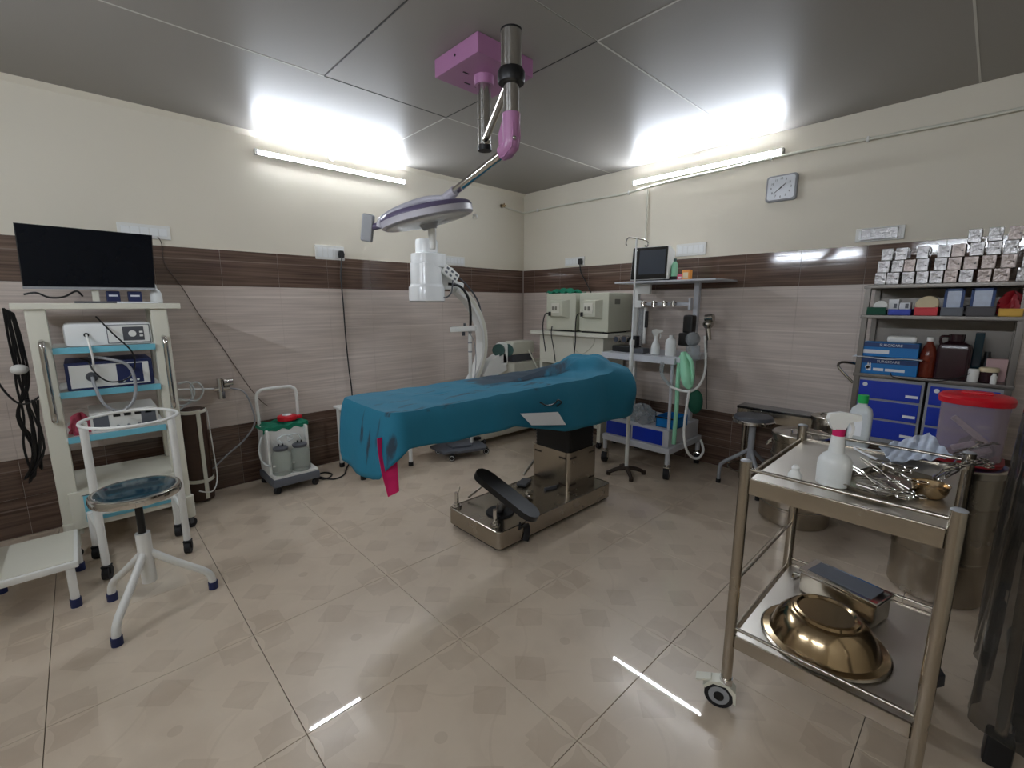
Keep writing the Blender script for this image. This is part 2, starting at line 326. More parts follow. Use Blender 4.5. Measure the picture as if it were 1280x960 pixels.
# ceiling panels
def cp(x0, y0, x1, y1):
    link('ceiling_panel', mesh('ceiling_panel', MB().bb((x0 + .003, y0 + .003, H), (x1 - .003, y1 - .003, H + .011), .0015), 'ceiling_panel', None, False), ceiling)
cp(XB, -1.147, -1.863, 0); cp(-1.863, -1.147, 0, 0)
cp(XB, -2.342, -2.651, -1.147); cp(-2.651, -2.342, -1.863, -1.147); cp(-1.863, -2.342, 0, -1.147)
cp(XB, -3.55, -1.863, -2.342); cp(-1.863, -3.55, 0, -2.342); cp(XB, YB, -1.863, -3.55); cp(-1.863, YB, 0, -3.55)
for (x0, y0, x1, y1, m_) in ((-2.651, -2.342, -2.651, -1.147, 'joint_dark'), (XB, -1.147, -2.651, -1.147, 'joint_white'), (-2.651, -1.147, -1.863, -1.147, 'joint_dark'), (-1.863, -1.147, 0, -1.147, 'joint_white'), (-1.863, -1.147, -1.863, 0, 'joint_white'), (-1.863, -2.342, -1.863, -1.147, 'joint_dark'), (-1.863, YB, -1.863, -2.342, 'joint_white'), (-1.863, -2.342, 0, -2.342, 'joint_white'), (-1.863, -3.55, 0, -3.55, 'joint_white')):
    q_ = .0028 if m_ == 'joint_dark' else .0045
    link('joint_strip', mesh('joint_strip', MB().bb((x0 - (q_ if x0 == x1 else 0), y0 - (q_ if y0 == y1 else 0), H - .0008), (x1 + (q_ if x0 == x1 else 0), y1 + (q_ if y0 == y1 else 0), H + .002)), m_, None, False), ceiling)
# small cove between wall and ceiling on the left wall
tag(link('trim_1', mesh('trim_1', MB().prism([(0, 0), (-.03, 0), (0, -.03)], (0, 1, 0), (0, 0, 1), (1, 0, 0), (XB, 0, H), 5.0), 'paint', None, False)), 'thin cream cove along the top of the left wall', None, None, 'structure')
# ================================================================== LIGHTS
def tube_light(label, a, b, nrm):
    a, b, n = Vector(a), Vector(b), Vector(nrm); d = (b - a).normalized(); c = (a + b) / 2
    t = T('tube_light', label, 'light', (c.x, c.y, c.z), 0, 'wall tube lights')
    up = Vector((0, 0, 1)); o = -up * .0 
    base = MB().prism([(-.016, 0), (.016, 0), (.0165, .021), (.0135, .021), (.0135, .016), (-.0135, .016), (-.0135, .021), (-.0165, .021)], up, n, d, a, (b - a).length); t.p('housing', base, 'white')
    prof = [(-.0135 , .016)] + [(-.0135 + .027 * k / 8, .02 + .008 * math.sin(math.pi * k / 8)) for k in range(0, 9)] + [(.0135, .016)]
    t.p('diffuser', MB().prism(prof, up, n, d, a + d * .012, (b - a).length - .024), 'tube_emit')
    for q in (a, b - d * .014): t.p('end_cap', MB().prism([(-.018, 0), (.018, 0), (.018, .036), (-.018, .036)], up, n, d, q, .014), 'white')
    return t
tube_light('glowing white tube light on the wall above the suction unit', (-2.71, -.001, 2.4), (-1.51, -.001, 2.4), (0, -1, 0))
tube_light('glowing white tube light on the wall beside the clock', (-.001, -1.398, 2.397), (-.001, -2.599, 2.397), (-1, 0, 0))
tube_light('tube light on the plain wall behind the camera', (XB + .001, -1.06, 2.1), (XB + .001, -2.26, 2.1), (1, 0, 0))
tube_light('added unseen fill tube light on the plain wall behind the camera', (XB + .001, -2.9, 2.1), (XB + .001, -4.1, 2.1), (1, 0, 0))  # added fill lamp out of view, lifts the clock wall and the corner
# ================================================================== OPERATING LAMP
t = T('operating_lamp', 'ceiling mounted operating lamp with pink plate, steel tubes and flat grey lamp head', 'lamp', (-2.15, -1.86, H))
pl = t.p('ceiling_plate', MB().bb((-2.32, -2.03, H - .085), (-1.965, -1.69, H - .0005), .006), 'pink')
for (dx, dy) in ((-.09, .02), (.08, -.05), (-.02, .1), (.05, .1)): t.p('slot', MB().box((-2.15 + dx, -1.86 + dy, H - .0855), (.035, .008, .002)), 'black', pl)
t.p('screw', MB().cyl((-2.322, -1.86, H - .04), (-2.318, -1.86, H - .04), .006), 'black', pl)
q1 = Vector((-2.15, -1.87, 0)); q2 = Z(639, 95, 2.15); q2.z = 0
V = lambda p, z: Vector((p.x, p.y, z))
t.p('collar', MB().cyl(V(q1, H - .085), V(q1, H - .125), .05, .046, 24), 'pink')
t.p('drop_tube', MB().cyl(V(q1, H - .12), V(q1, 2.125), .034, n=24).cyl(V(q1, 2.25), V(q1, 2.246), .0355, n=24), 'chrome')
t.p('end_cap', MB().cyl(V(q1, 2.13), V(q1, 2.105), .0355, n=24), 'black')
t.p('horizontal_arm', MB().cyl(V(q1, 2.15), V(q2, 2.15), .017, n=16), 'steel')
zt, zb = VT(638, 40, q2.x, q2.y), VT(640, 150, q2.x, q2.y)
t.p('upper_tube', MB().cyl(V(q2, 2.17), V(q2, zt), .038, n=24), 'chrome')
t.p('tube_cap', MB().cyl(V(q2, zt), V(q2, zt + .006), .039, n=24), 'black')
t.p('swivel_ring', MB().lathe([(.047, 0), (.05, .012), (.05, .034), (.044, .046), (.036, .048)], V(q2, 2.125), 24), 'black')
t.p('lower_tube', MB().cyl(V(q2, 2.13), V(q2, zb), .0285, n=24), 'chrome')
e1 = DP(628, 192, 1.72); e2 = DP(557, 248, 1.92); E0 = V(q2, zb)
t.p('elbow', MB().tube([E0 + Vector((0, 0, .02)), E0 - Vector((0, 0, .04)), E0 - Vector((0, 0, .075)) + (e1 - E0) * .12, e1], lambda k: .034 - .006 * k, 16, 6), 'pink')
fd = (e1 - E0); fd.z = 0; fd.normalize(); fe = Vector((-fd.y, fd.x, 0))
t.p('knee_fin', MB().prism([(-.026, .0), (-.03, -.06), (-.02, -.1), (.02, -.125), ((e1 - E0).dot(fd), e1.z - E0.z - .02), ((e1 - E0).dot(fd), e1.z - E0.z + .018), (.05, -.04), (.03, .0)], fd, (0, 0, 1), fe, E0 - fe * .019, .038), 'pink')
t.p('elbow_screw', MB().ball(E0 - Vector((.012, .028, .07)), .008), 'chrome')
t.p('spring_arm', MB().cyl(e1, e2, .0165, n=16), 'chrome')
t.p('arm_sleeve', MB().cyl(e2 + (e1 - e2).normalized() * .06, e2, .021, n=16), 'pink_grey')
lc = DP(534, 268, 2.0); lc.z = VT(534, 272, lc.x, lc.y); LR = .205
lb = DP(466, 284, 1.97)
ax = (Vector((0, 0, 1)) - RGT * .22 - Vector((.69, .72, 0)) * .09).normalized()
t.p('lamp_head', MB().lathe([(.03, .036), (.12, .034), (LR - .02, .028), (LR, .012), (LR, -.012), (LR - .012, -.02), (.02, -.02)], lc, 48, ax), 'lamp_grey')
t.p('lamp_rim', MB().lathe([(LR - .012, .0322), (LR - .004, .027), (LR + .001, .016), (LR + .001, .012)], lc, 48, ax, cap=False), 'lamp_violet')
t.p('lens', MB().lathe([(LR - .018, -.0205), (LR - .05, -.026), (.02, -.027)], lc, 40, ax), 'white_gloss')
t.p('grip_socket', MB().cyl(lc + ax * -.024, lc + ax * -.05, .045, .03, 20), 'grey')
t.p('grip', MB().lathe([(.017, -.045), (.018, -.075), (.015, -.1), (.0145, -.13), (.012, -.134)], lc + Vector((.015, -.012, 0)), 18), 'white')
t.p('yoke', MB().tube([e2, DP(530, 250, 1.93), DP(497, 262, 1.93), DP(478, 274, 1.95), DP(474, 284, 1.96)], .014, 12, 5), 'lamp_grey')
t.p('yoke_brace', MB().tube([DP(476, 278, 1.96), DP(500, 268, 1.97), lc + ax * .03], .012, 10, 4), 'lamp_grey')
t.p('tilt_joint', MB().cyl(DP(482, 280, 1.96), lb, .014, n=12), 'lamp_violet')
u = (DP(463, 300, 1.97) - DP(456, 268, 1.97))
t.p('control_panel', MB().box((DP(456, 270, 1.97) + DP(463, 300, 1.97)) / 2, (.05, .03, .115), .008, (0.1, .18, math.radians(-45))), 'grey')
t.p('side_bumper', MB().ball(lc + RGT * (LR + .005) + Vector((0, 0, .005)), .012), 'white')
# ================================================================== OPERATING TABLE
X0, X1, Y0, Y1, ZT = -2.86, -1.055, -2.095, -1.61, .885
t = T('operating_table', 'stainless steel operating table base and column under the blue sheet', 'table', (-1.79, -1.855, 0))
def rrect(x0, x1, y0, y1, r, n=5):
    out = []
    for cx, cy, a0 in ((x1 - r, y1 - r, 0), (x0 + r, y1 - r, 90), (x0 + r, y0 + r, 180), (x1 - r, y0 + r, 270)):
        for k in range(n + 1): a = math.radians(a0 + 90 * k / n); out.append((cx + r * math.cos(a), cy + r * math.sin(a)))
    return out
def ext(mb, pts, z0, z1): return mb.prism(pts, (1, 0, 0), (0, 1, 0), (0, 0, 1), (0, 0, z0), z1 - z0)
base = t.p('base_housing', ext(MB(), rrect(-2.262, -1.225, -2.085, -1.625, .03), .028, .122), 'steel_warm')
t.p('rim', MB().tube([(x, y, .122) for x, y in rrect(-2.258, -1.229, -2.081, -1.629, .03)] + [(-2.0, -1.629, .122)][:0], .004, 8, 1, True), 'steel_warm', base)
t.p('skirt', ext(MB(), rrect(-2.25, -1.235, -2.07, -1.64, .03), .012, .03), 'black', base)
for x, y in ((-2.2, -2.03), (-2.2, -1.68), (-1.29, -2.03), (-1.29, -1.68)): t.p('foot', MB().cyl((x, y, 0), (x, y, .03), .022), 'rubber')
cx0, cx1, cy0, cy1 = -1.56, -1.25, -1.98, -1.65
zc = VT(708, 565, cx0, cy0); zc = .382
col = t.p('column_housing', ext(MB(), rrect(cx0, cx1, cy0, cy1, .03), .12, zc), 'steel_warm')
for zz in (.16, zc - .04):
    for x, y, dx, dy in ((cx0 - .0005, cy0 + .05, .002, .06), (cx0 + .05, cy0 - .0005, .06, .002), (cx0 - .0005, cy1 - .06, .002, .06), (cx1 - .06, cy0 - .0005, .06, .002)): t.p('slot_cover', MB().box((x, y, zz), (dx, dy, .012), .0005), 'brown_dark', col)
bl = MB().rings([[Vector((x, y, zc + k * .012)) for x, y in rrect(cx0 + .012 + .0025 * (k % 2), cx1 - .012 - .0025 * (k % 2), cy0 + .012 + .0025 * (k % 2), cy1 - .012 - .0025 * (k % 2), .03)] for k in range(0, 30)])
t.p('bellows', bl, 'black')
t.p('head_frame', MB().bb((-1.66, -2.04, .725), (-1.16, -1.66, .78), .01), 'steel')
rl = MB()
for y in (Y0 + .035, Y1 - .035): rl.box(((X0 + X1) / 2, y, .785), (X1 - X0 - .1, .012, .03), .003)
t.p('side_rail', rl, 'chrome')
for (a, b_, nm) in ((X0 + .02, -2.3, 'leg_section'), (-2.29, -1.5, 'seat_section'), (-1.49, X1 - .02, 'back_section')):
    sct = t.p(nm, MB().bb((a, Y0 + .03, .79), (b_, Y1 - .03, .815), .005), 'steel')
    t.p('mattress', MB().bb((a, Y0 + .012, .815), (b_, Y1 - .012, .868), .02), 'rubber', sct)
# fittings on the base
rz = math.atan2(.15, -.4)
for (px, py) in ((571, 632), (619, 655)):
    p = Z(px, py, .13)
    ps = t.p('pump_post', MB().cyl(V(p, .12), V(p, .135), .03, .028, 20).cyl(V(p, .135), V(p, .15), .018).cyl(V(p, .15), V(p, .215), .0125), 'chrome')
    t.p('cross_pin', MB().tube([V(p, .2), V(p, .203) + Vector((.03, .02, 0)), V(p, .21) + Vector((.07, .06, .0))], .0035, 6), 'steel', ps)
def slab(L, W, th, n=6):
    out = []
    for sgn, cx in ((1, L / 2 - W / 2), (-1, -L / 2 + W / 2)):
        for k in range(n + 1): a = math.radians(-90 + 180 * k / n); out.append((cx * 1 + sgn * W / 2 * math.cos(a), sgn * W / 2 * math.sin(a)))
    return out
pa, pb = DP(600, 596, 2.33), DP(668, 650, 2.2)
d = (pb - pa); L = d.length; d.normalize(); nrm = (Vector((.25, -.55, .8)) - d * Vector((.25, -.55, .8)).dot(d)).normalized(); e = nrm.cross(d)
t.p('foot_board', MB().prism([(-.01 + x, y) for x, y in slab(L + .04, .12, 0)], d, e, nrm, (pa + pb) / 2, .03), 'black')
pc = Z(625, 640, .125)
t.p('pedal_disc', MB().cyl(V(pc, .122), V(pc, .132), .085, .08, 28), 'rubber')
t.p('board_socket', MB().tube([V(pc, .13), (pa + pb) / 2], .02, 10, 1), 'black')
t.p('pedal_strap', MB().tube([Z(650, 655, .14), Z(650, 660, .13), VT(652, 668, -2.09, -2.1) and Vector((-2.065, -2.096, .11)), Vector((-2.06, -2.097, .06)), Vector((-2.075, -2.1, .02))], .018, 8, 4, False, .35), 'rubber')
cl = Z(661, 618, .15)
t.p('foot_clamp', MB().box(cl, (.06, .04, .04), .008, (0, 0, .5)).cyl(cl + Vector((.0, -.02, .01)), cl + Vector((-.05, -.03, .03)), .01), 'chrome')
t.p('lever', MB().cyl(Z(668, 575, .2), Z(654, 594, .125), .01), 'chrome')
t.p('side_lever', MB().cyl(Z(604, 607, .2), Z(585, 622, .14), .006), 'steel')
t.p('pedal_bracket', MB().box(Z(655, 603, .135), (.12, .07, .02), .008, (0, 0, .4)), 'grey_dark'); t.p('pedal_arm', MB().box(Z(688, 610, .13), (.1, .02, .02), .005, (0, 0, -.2)), 'grey_dark')
# ------------------------------------------------------------------ the blue sheet
t_d = T('surgical_drape', 'teal blue surgical sheet with dark stains draped over the operating table', 'sheet', ((X0 + X1) / 2, (Y0 + Y1) / 2, 0))
def lerp(tab, x):
    if x <= tab[0][0]: return tab[0][1]
    for (a, b), (c, d_) in zip(tab, tab[1:]):
        if x <= c: return b + (d_ - b) * (x - a) / (c - a)
    return tab[-1][1]
nb = [(WL(px, py, Y0 - .02).x, ZT - WL(px, py, Y0 - .02).z) for px, py in ((489, 566), (500, 561), (530, 556), (560, 551), (600, 541), (640, 532), (670, 535), (700, 538), (730, 532), (760, 525), (780, 520), (789, 516))]
def hump(x, y):
    u = (x + 1.24) / .2; h = .1 * math.exp(-u * u * 1.1) if u < 0 else .1 * math.exp(-u * u * .7); h += (.012 * math.sin(26 * x + 14 * y) + .009 * math.sin(17 * x - 31 * y)) * max(0, min(1, (x + 1.6) / .25))
    return h * max(0, 1 - ((y - (Y0 + Y1) / 2) / .3) ** 2) + .004 * math.sin(9 * x + 5 * y) * math.sin(7 * y - 4 * x) + .0025 * math.sin(31 * x + 17 * y) + .002 * math.sin(23 * x - 29 * y)
per = []
xa, xb, ya, yb, rr = X0, X1, Y0, Y1, .05
base_p = rrect(xa, xb, ya, yb, rr, 6)
# densify
P = []
for i in range(len(base_p)):
    a, b = Vector(base_p[i]), Vector(base_p[(i + 1) % len(base_p)]); n = max(1, int((b - a).length / .025))
    for k in range(n): P.append(a + (b - a) * k / n)
NP = len(P); ringsv = []
cyy = (ya + yb) / 2
arc = 0; rows = []
def drop(p):
    x, y = p
    dn = lerp(nb, x); df = .14 + .05 * math.sin(5 * x)
    dl = lerp([(ya, .27), (ya + .1, .30), (cyy, .31), (yb - .05, .30), (yb, .28)], y); dr = .22 + .05 * math.sin(9 * y)
    wn, wf, wl_, wr_ = (max(0, 1 - abs(v) / .045) for v in (y - ya, y - yb, x - xa, x - xb))
    s_ = wn + wf + wl_ + wr_ + 1e-9
    return (wn * dn + wf * df + wl_ * dl + wr_ * dr) / s_
def nrm2(i):
    a, b = P[i - 1], P[(i + 1) % NP]; d_ = (b - a); n_ = Vector((d_.y, -d_.x)); return n_.normalized()
topr = 10
for k in range(topr):
    f_ = k / topr; r_ = []
    for p in P:
        c = Vector((min(max(p.x, xa + .24), xb - .24), cyy)); q = c + (p - c) * (.03 + .97 * f_)
        r_.append(Vector((q.x, q.y, ZT + hump(q.x, q.y) * (1 if f_ < .8 else .8))))
    ringsv.append(r_)
hang = 12
for k in range(hang + 1):
    f_ = k / hang; r_ = []
    for i, p in enumerate(P):
        n_ = nrm2(i); dd = drop(p); s_ = i * .025
        wave = (.009 * math.sin(s_ * 9) + .006 * math.sin(s_ * 23 + 1)) * f_
        rightw = max(0, (p.x + 1.4) / .35) if p.x > -1.4 else 0
        bul = .03 * math.sin(math.pi * min(1, f_ * 1.1)) * rightw
        out = .006 + .02 * (1 - math.exp(-f_ * 5)) + wave + bul + .02 * f_
        q = p + n_ * out
        z_ = ZT + hump(p.x, p.y) * .6 * (1 - f_) - dd * (f_ if k else 0) - (.0 if k else 0)
        r_.append(Vector((q.x, q.y, z_)))
    ringsv.append(r_)
mbd = MB(); mbd.rings(ringsv, False); mbd.f.append(tuple(range(NP))[::-1])
dr_o = t_d.p('sheet', mbd, 'drape')
so = dr_o.modifiers.new('thickness', 'SOLIDIFY'); so.thickness = .0025; so.offset = 1
t_d.p('marking', MB().tube([WL(675, 503, Y0 - .05), WL(684, 507, Y0 - .05), WL(694, 504, Y0 - .05), WL(697, 500, Y0 - .05), WL(702, 503, Y0 - .05), WL(696, 508, Y0 - .05)], .004, 5, 3), 'black')
pq = [WL(650, 517, Y0 - .062), WL(697, 515, Y0 - .062), WL(707, 531, Y0 - .066), WL(664, 531.5, Y0 - .066)]
single('paper_sheet', MB().rings([pq, [v + Vector((0, -.003, 0)) for v in pq]]), 'paper', 'small white paper tucked at the edge of the blue sheet', 'paper')
mlf = [WL(471, 548, Y0 + .03), WL(473, 566, Y0 + .025), WL(478, 592, Y0 + .0), WL(486, 622, Y0 - .01)]; mrt = [WL(494, 545, Y0 + .03), WL(495, 566, Y0 + .025), WL(496, 590, Y0 + .0), WL(497.5, 613, Y0 - .01)]
def mcl(u, v):
    k = min(2, int(v * 3)); f_ = v * 3 - k; a_ = mlf[k].lerp(mlf[k + 1], f_); b_ = mrt[k].lerp(mrt[k + 1], f_); q_ = a_.lerp(b_, u); q_.y += .008 * math.sin(3 * u + 2 * v); return q_
single('magenta_cloth', MB().sheet(mcl, 8, 12, .002), 'magenta', 'magenta cloth tail hanging below the corner of the blue sheet', 'cloth')
# ------------------------------------------------------------------ small white stool table behind
t = T('low_table', 'low white metal stand behind the draped table with black feet', 'table', (-2.1, -.355, 0))
for x, y in ((-2.3, -.555), (-1.872, -.543), (-2.3, -.164), (-1.872, -.164)):
    l = t.p('leg', MB().cyl((x, y, .03), (x, y, .5), .016), 'white'); t.p('foot_cap', MB().cyl((x, y, 0), (x, y, .035), .021), 'black', l)
t.p('top', MB().bb((-2.33, -.59, .5), (-1.84, -.13, .52), .006), 'white')
# ================================================================== LAPAROSCOPY CART
CY = -.56; CB = -.12
t = T('equipment_cart', 'white equipment cart with pale blue shelf edges carrying the monitor', 'cart', (-3.665, -.34, 0))
xl, xr = -3.905, -3.425
zt = 1.345
t.p('top_shelf', MB().bb((-3.985, CY - .01, zt - .033), (-3.325, CB, zt - .003), .004), 'cream')
for x in (xl, xr):
    for y in (CY + .03, CB - .03):
        po = t.p('post', MB().box((x, y, .72), (.075 if y < -.3 else .05, .05, 1.185), .008), 'cream')
        leg = t.p('leg', MB().cyl((x + (.02 if x == xr else -.01), y - .02, .07), (x + (.02 if x == xr else -.01), y - .02, .2), .03), 'cream')
        caster(t, x + (.02 if x == xr else -.01), y - .02, .03, 'rubber', leg, .08, .4)
    hd = t.p('handle', MB().tube([(x + .005, CY - .0, 1.155), (x + .005, CY - .045, 1.14), (x + .005, CY - .05, 1.05), (x + .005, CY - .05, .85), (x + .005, CY - .045, .77), (x + .005, CY - .0, .752)], .0125, 12, 5), 'chrome')
def cz(py): return WL(135, py, CY).z
for zz in (cz(436), cz(489), cz(544)):
    sh = t.p('shelf', MB().bb((xl + .03, CY + .0, zz - .004), (xr - .03, CB, zz + .012), .002), 'white')
    t.p('shelf_edge', MB().bb((xl + .037, CY - .012, zz - .016), (xr - .037, CY + .004, zz + .016), .002), 'shelf_blue', sh)
zd0, zd1 = cz(652), cz(607)
bx = t.p('drawer_box', MB().bb((xl + .0, CY - .015, zd0), (xr + .0, CB, zd1), .004), 'cream')
dw = t.p('drawer', MB().bb((xl + .055, CY - .022, zd0 + .03), (xr - .045, CY - .01, zd1 - .025), .002), 'shelf_blue')
t.p('panel_seam', MB().bb((xl + .05, CY - .018, zd1 - .024), (xr - .04, CY - .012, zd1 - .021)), 'grey_dark', bx)
# television
TY = -.36
c4 = [WL(16, 278, TY), WL(190, 294, TY), WL(194, 360, TY), WL(28, 358, TY)]
t = T('monitor', 'wide black flat screen monitor standing on the equipment cart', 'monitor', (-3.66, TY + .05, zt))
t.p('bezel', MB().rings([[v + Vector((0, .002, 0)) for v in c4], [v + Vector((0, .018, 0)) for v in c4]]), 'black')
def inset(q, k): c = sum(q, Vector()) / 4; return [c + (v - c) * k for v in q]
t.p('screen', MB().rings([[v + Vector((0, -.0005, 0)) for v in inset(c4, .985)], [v + Vector((0, .006, 0)) for v in inset(c4, .985)]]), 'screen')
lo = [c4[3], c4[2], c4[2] - Vector((0, 0, .012)), c4[3] - Vector((0, 0, .012))]
t.p('chin', MB().rings([lo, [v + Vector((0, .018, 0)) for v in lo]]), 'grey')
t.p('rear_shell', MB().box((-3.66, TY + .045, 1.58), (.3, .06, .16), .02), 'black')
t.p('neck', MB().bb((-3.685, TY + .02, zt), (-3.655, TY + .05, 1.5), .004), 'cream')
t.p('stand_base', MB().bb((-3.76, TY - .02, zt - .003), (-3.58, TY + .14, zt + .008), .003), 'grey_dark')
# things on the top shelf
for k, (a, b_) in enumerate(((133, 150), (160, 177))):
    p0, p1 = WL(a, 372, -.3), WL(b_, 372, -.3)
    tt = T('small_tin', ('dark blue small tin with white text under the monitor, nearer its neck', 'dark blue small tin under the monitor, nearer the right corner')[k], 'tin', ((p0.x + p1.x) / 2, -.3, zt - .003), 0, 'tins under the monitor')
    tt.p('body', MB().bb((p0.x, -.33, zt - .003), (p1.x, -.27, zt + .065), .004), 'navy'); tt.p('print', MB().bb((p0.x + .01, -.3305, zt + .035), (p1.x - .01, -.329, zt + .045)), 'paper')
p = WL(195, 370, -.3)
tt = T('squeeze_bottle', 'white squeeze bottle on the right end of the cart top', 'bottle', (p.x, -.3, zt - .003))
tt.p('body', MB().lathe([(.026, 0), (.03, .005), (.03, .055), (.02, .075), (.01, .085)], (p.x, -.3, zt - .003), 20), 'bottle_white'); tt.p('cap', MB().cyl((p.x, -.3, zt + .08), (p.x - .004, -.3, zt + .115), .011, .006), 'white')
single('folded_paper', MB().box((-3.5, -.42, zt + .0015), (.16, .1, .009), .002, (0, 0, .2)), 'paper', 'white folded paper at the front of the cart top', 'paper')
# camera box
def devbox(px0, px1, py0, py1, dy=.3, y=CY + .03): a, b = WL(px0, py1, y), WL(px1, py0, y); return a.x, b.x, a.z, b.z
s1, s2, s3 = cz(436) + .0125, cz(489) + .0125, cz(544) + .0125
x0, x1, _, z1 = devbox(81, 189, 402, 431)
t = T('camera_unit', 'white rounded camera control unit on the top cart shelf', 'device', ((x0 + x1) / 2, -.4, s1))
yf = CY + .03
bd = t.p('body', MB().bb((x0, yf, s1), (x1, yf + .3, z1), .022), 'white_gloss')
t.p('panel_frame', MB().bb((x0 + .165, yf - .002, s1 + .012), (x1 - .012, yf + .004, z1 - .012), .008), 'slate', bd)
t.p('panel', MB().bb((x0 + .168, yf - .003, s1 + .015), (x1 - .015, yf + .004, z1 - .015), .008), 'white', bd)
kp = t.p('keypad', MB().bb((x0 + .23, yf - .005, s1 + .025), (x0 + .32, yf + .002, z1 - .025), .002), 'grey_dark', bd)
t.p('dial', MB().cyl((x0 + .27, yf - .008, (s1 + z1) / 2), (x0 + .27, yf, (s1 + z1) / 2), .017), 'white', kp)
for zz in (.045, .065): t.p('button', MB().bb((x0 + .3, yf - .007, s1 + zz), (x0 + .315, yf, s1 + zz + .01), .001), 'white', kp)
so_ = t.p('socket', MB().cyl((x0 + .085, yf - .012, (s1 + z1) / 2), (x0 + .085, yf + .01, (s1 + z1) / 2), .011), 'black', bd)
single('camera_cable', MB().tube([(x0 + .085, yf - .012, (s1 + z1) / 2), (x0 + .09, yf - .05, s1 + .02), (x0 + .095, yf - .055, s1 - .06), (x0 + .09, yf - .02, s1 - .13)], .005, 8), 'white', 'white lead hanging from the camera control unit', 'cable')
x0, x1, _, z1 = devbox(84, 190, 452, 484)
t = T('light_source', 'dark light source unit with white front on the second cart shelf', 'device', ((x0 + x1) / 2, -.4, s2))
bd = t.p('body', MB().bb((x0, yf, s2), (x1, yf + .32, z1 + .02), .006), 'navy')
t.p('front_panel', MB().bb((x0 + .015, yf - .004, s2 + .012), (x1 - .018, yf + .004, z1 + .005), .002), 'white', bd)
t.p('display', MB().bb((x0 + .2, yf - .006, s2 + .02), (x0 + .31, yf, z1 - .0), .002), 'navy', bd)
for k in range(3): t.p('button', MB().cyl((x0 + .225 + k * .03, yf - .009, s2 + .035), (x0 + .225 + k * .03, yf, s2 + .035), .006), 'white', bd)
lp = Vector((x0 + .1, yf - .004, (s2 + z1) / 2 + .005))
t.p('light_port', MB().cyl(lp, lp + Vector((0, -.012, 0)), .026, .024, 24).cyl(lp, lp + Vector((0, -.03, 0)), .01), 'grey_dark', bd)
single('light_guide_cable', MB().tube([lp + Vector((0, -.03, 0)), lp + Vector((.005, -.07, -.05)), lp + Vector((.03, -.09, -.14)), lp + Vector((.09, -.09, -.185)), lp + Vector((.15, -.08, -.13)), lp + Vector((.165, -.07, -.02)), lp + Vector((.14, -.06, .06)), lp + Vector((.06, -.03, .095)), lp + Vector((.0, .03, .105))], .0075, 8, 8), 'grey', 'grey looped light guide cable hanging before the light source', 'cable')
single('black_lead', MB().tube([WL(120, 396, -.45), WL(142, 418, -.6), WL(165, 440, -.605), WL(168, 460, -.6), WL(158, 474, -.6), WL(136, 477, -.6), WL(118, 465, -.6), WL(110, 452, -.56), WL(100, 448, -.5)], .004, 7), 'black', 'thin black lead crossing the front of the cart devices', 'cable')
x0, x1, _, z1 = devbox(113, 196, 507, 531)
t = T('insufflator', 'small silver insufflator unit on the third cart shelf', 'device', ((x0 + x1) / 2, -.4, s3))
bd = t.p('body', MB().bb((x0, yf, s3), (x1, yf + .28, z1), .004), 'white')
t.p('display', MB().bb((x0 + .012, yf - .003, s3 + .015), (x0 + .075, yf + .002, z1 - .02), .001), 'slate', bd)
t.p('switch_panel', MB().bb((x1 - .075, yf - .003, s3 + .012), (x1 - .01, yf + .002, z1 - .012), .001), 'slate', bd)
for k in range(4): t.p('gauge', MB().bb((x0 + .095 + k * .045, yf - .003, z1 - .034), (x0 + .125 + k * .045, yf + .002, z1 - .018), .001), 'black', bd)
for k in range(3): t.p('knob', MB().cyl((x0 + .11 + k * .045, yf - .01, s3 + .025), (x0 + .11 + k * .045, yf, s3 + .025), .007), 'grey', bd)
def crumple(c, sx, sy, sz, seed, n=18):
    rnd = random.Random(seed); ph = [rnd.uniform(0, 6.28) for _ in range(12)]
    def f(u, v):
        a = u * 2 * math.pi; b = v * math.pi * .5
        r = 1 + .18 * math.sin(3 * a + ph[0]) + .14 * math.sin(5 * a + 4 * b + ph[1]) + .1 * math.sin(9 * a - 7 * b + ph[2]) + .08 * math.sin(13 * a + 9 * b + ph[3])
        return Vector((c[0] + sx * r * math.cos(a) * math.cos(b), c[1] + sy * r * math.sin(a) * math.cos(b), c[2] + sz * math.sin(b) * (1 + .25 * math.sin(4 * a + ph[4]))))
    return MB().sheet(f, n * 2, n // 2)
single('pink_cloth', crumple((-3.81, -.42, s3), .055, .09, .085, 3), 'pink_cloth', 'crumpled pink cloth on the third cart shelf', 'cloth')
single('power_strip_cable', MB().tube([WL(30, 368, -.4), WL(45, 366, -.42), WL(62, 372, -.4), WL(80, 371, -.35), WL(95, 364, -.3), WL(103, 370, -.25)], .005, 7), 'black', 'black cable lying on the cart top left of the neck', 'cable')
# cables left of the cart
rnd = random.Random(5)
for k in range(7):
    sx = rnd.uniform(-.02, .02)
    pts = [WL(4 + k * 2, 385 + k, -.3), WL(10 + k * 3 + rnd.uniform(-4, 4), 430, -.28), WL(22 + k * 2 + rnd.uniform(-5, 5), 480, -.25), WL(30 + rnd.uniform(-9, 9), 520, -.25), WL(36 + rnd.uniform(-12, 12), 560, -.25), WL(44 + rnd.uniform(-14, 10), 596 + rnd.uniform(-10, 8), -.25), WL(50 + rnd.uniform(-8, 8), 560, -.28), WL(40 + rnd.uniform(-8, 8), 500, -.3)]
    single('power_cable', MB().tube(pts, .0055, 7), 'black', 'tangled black power cable hanging beside the left cart post', 'cable', None, 'tangled black cables by the cart')
single('loose_cable', MB().tube([WL(-8, 470, -.3), WL(8, 492, -.3), WL(25, 505, -.3), WL(40, 502, -.3), WL(50, 495, -.3)], .005, 7), 'black', 'thin black cable curving in from the left edge below the white bulb', 'cable')
p = WL(24, 462, -.33)
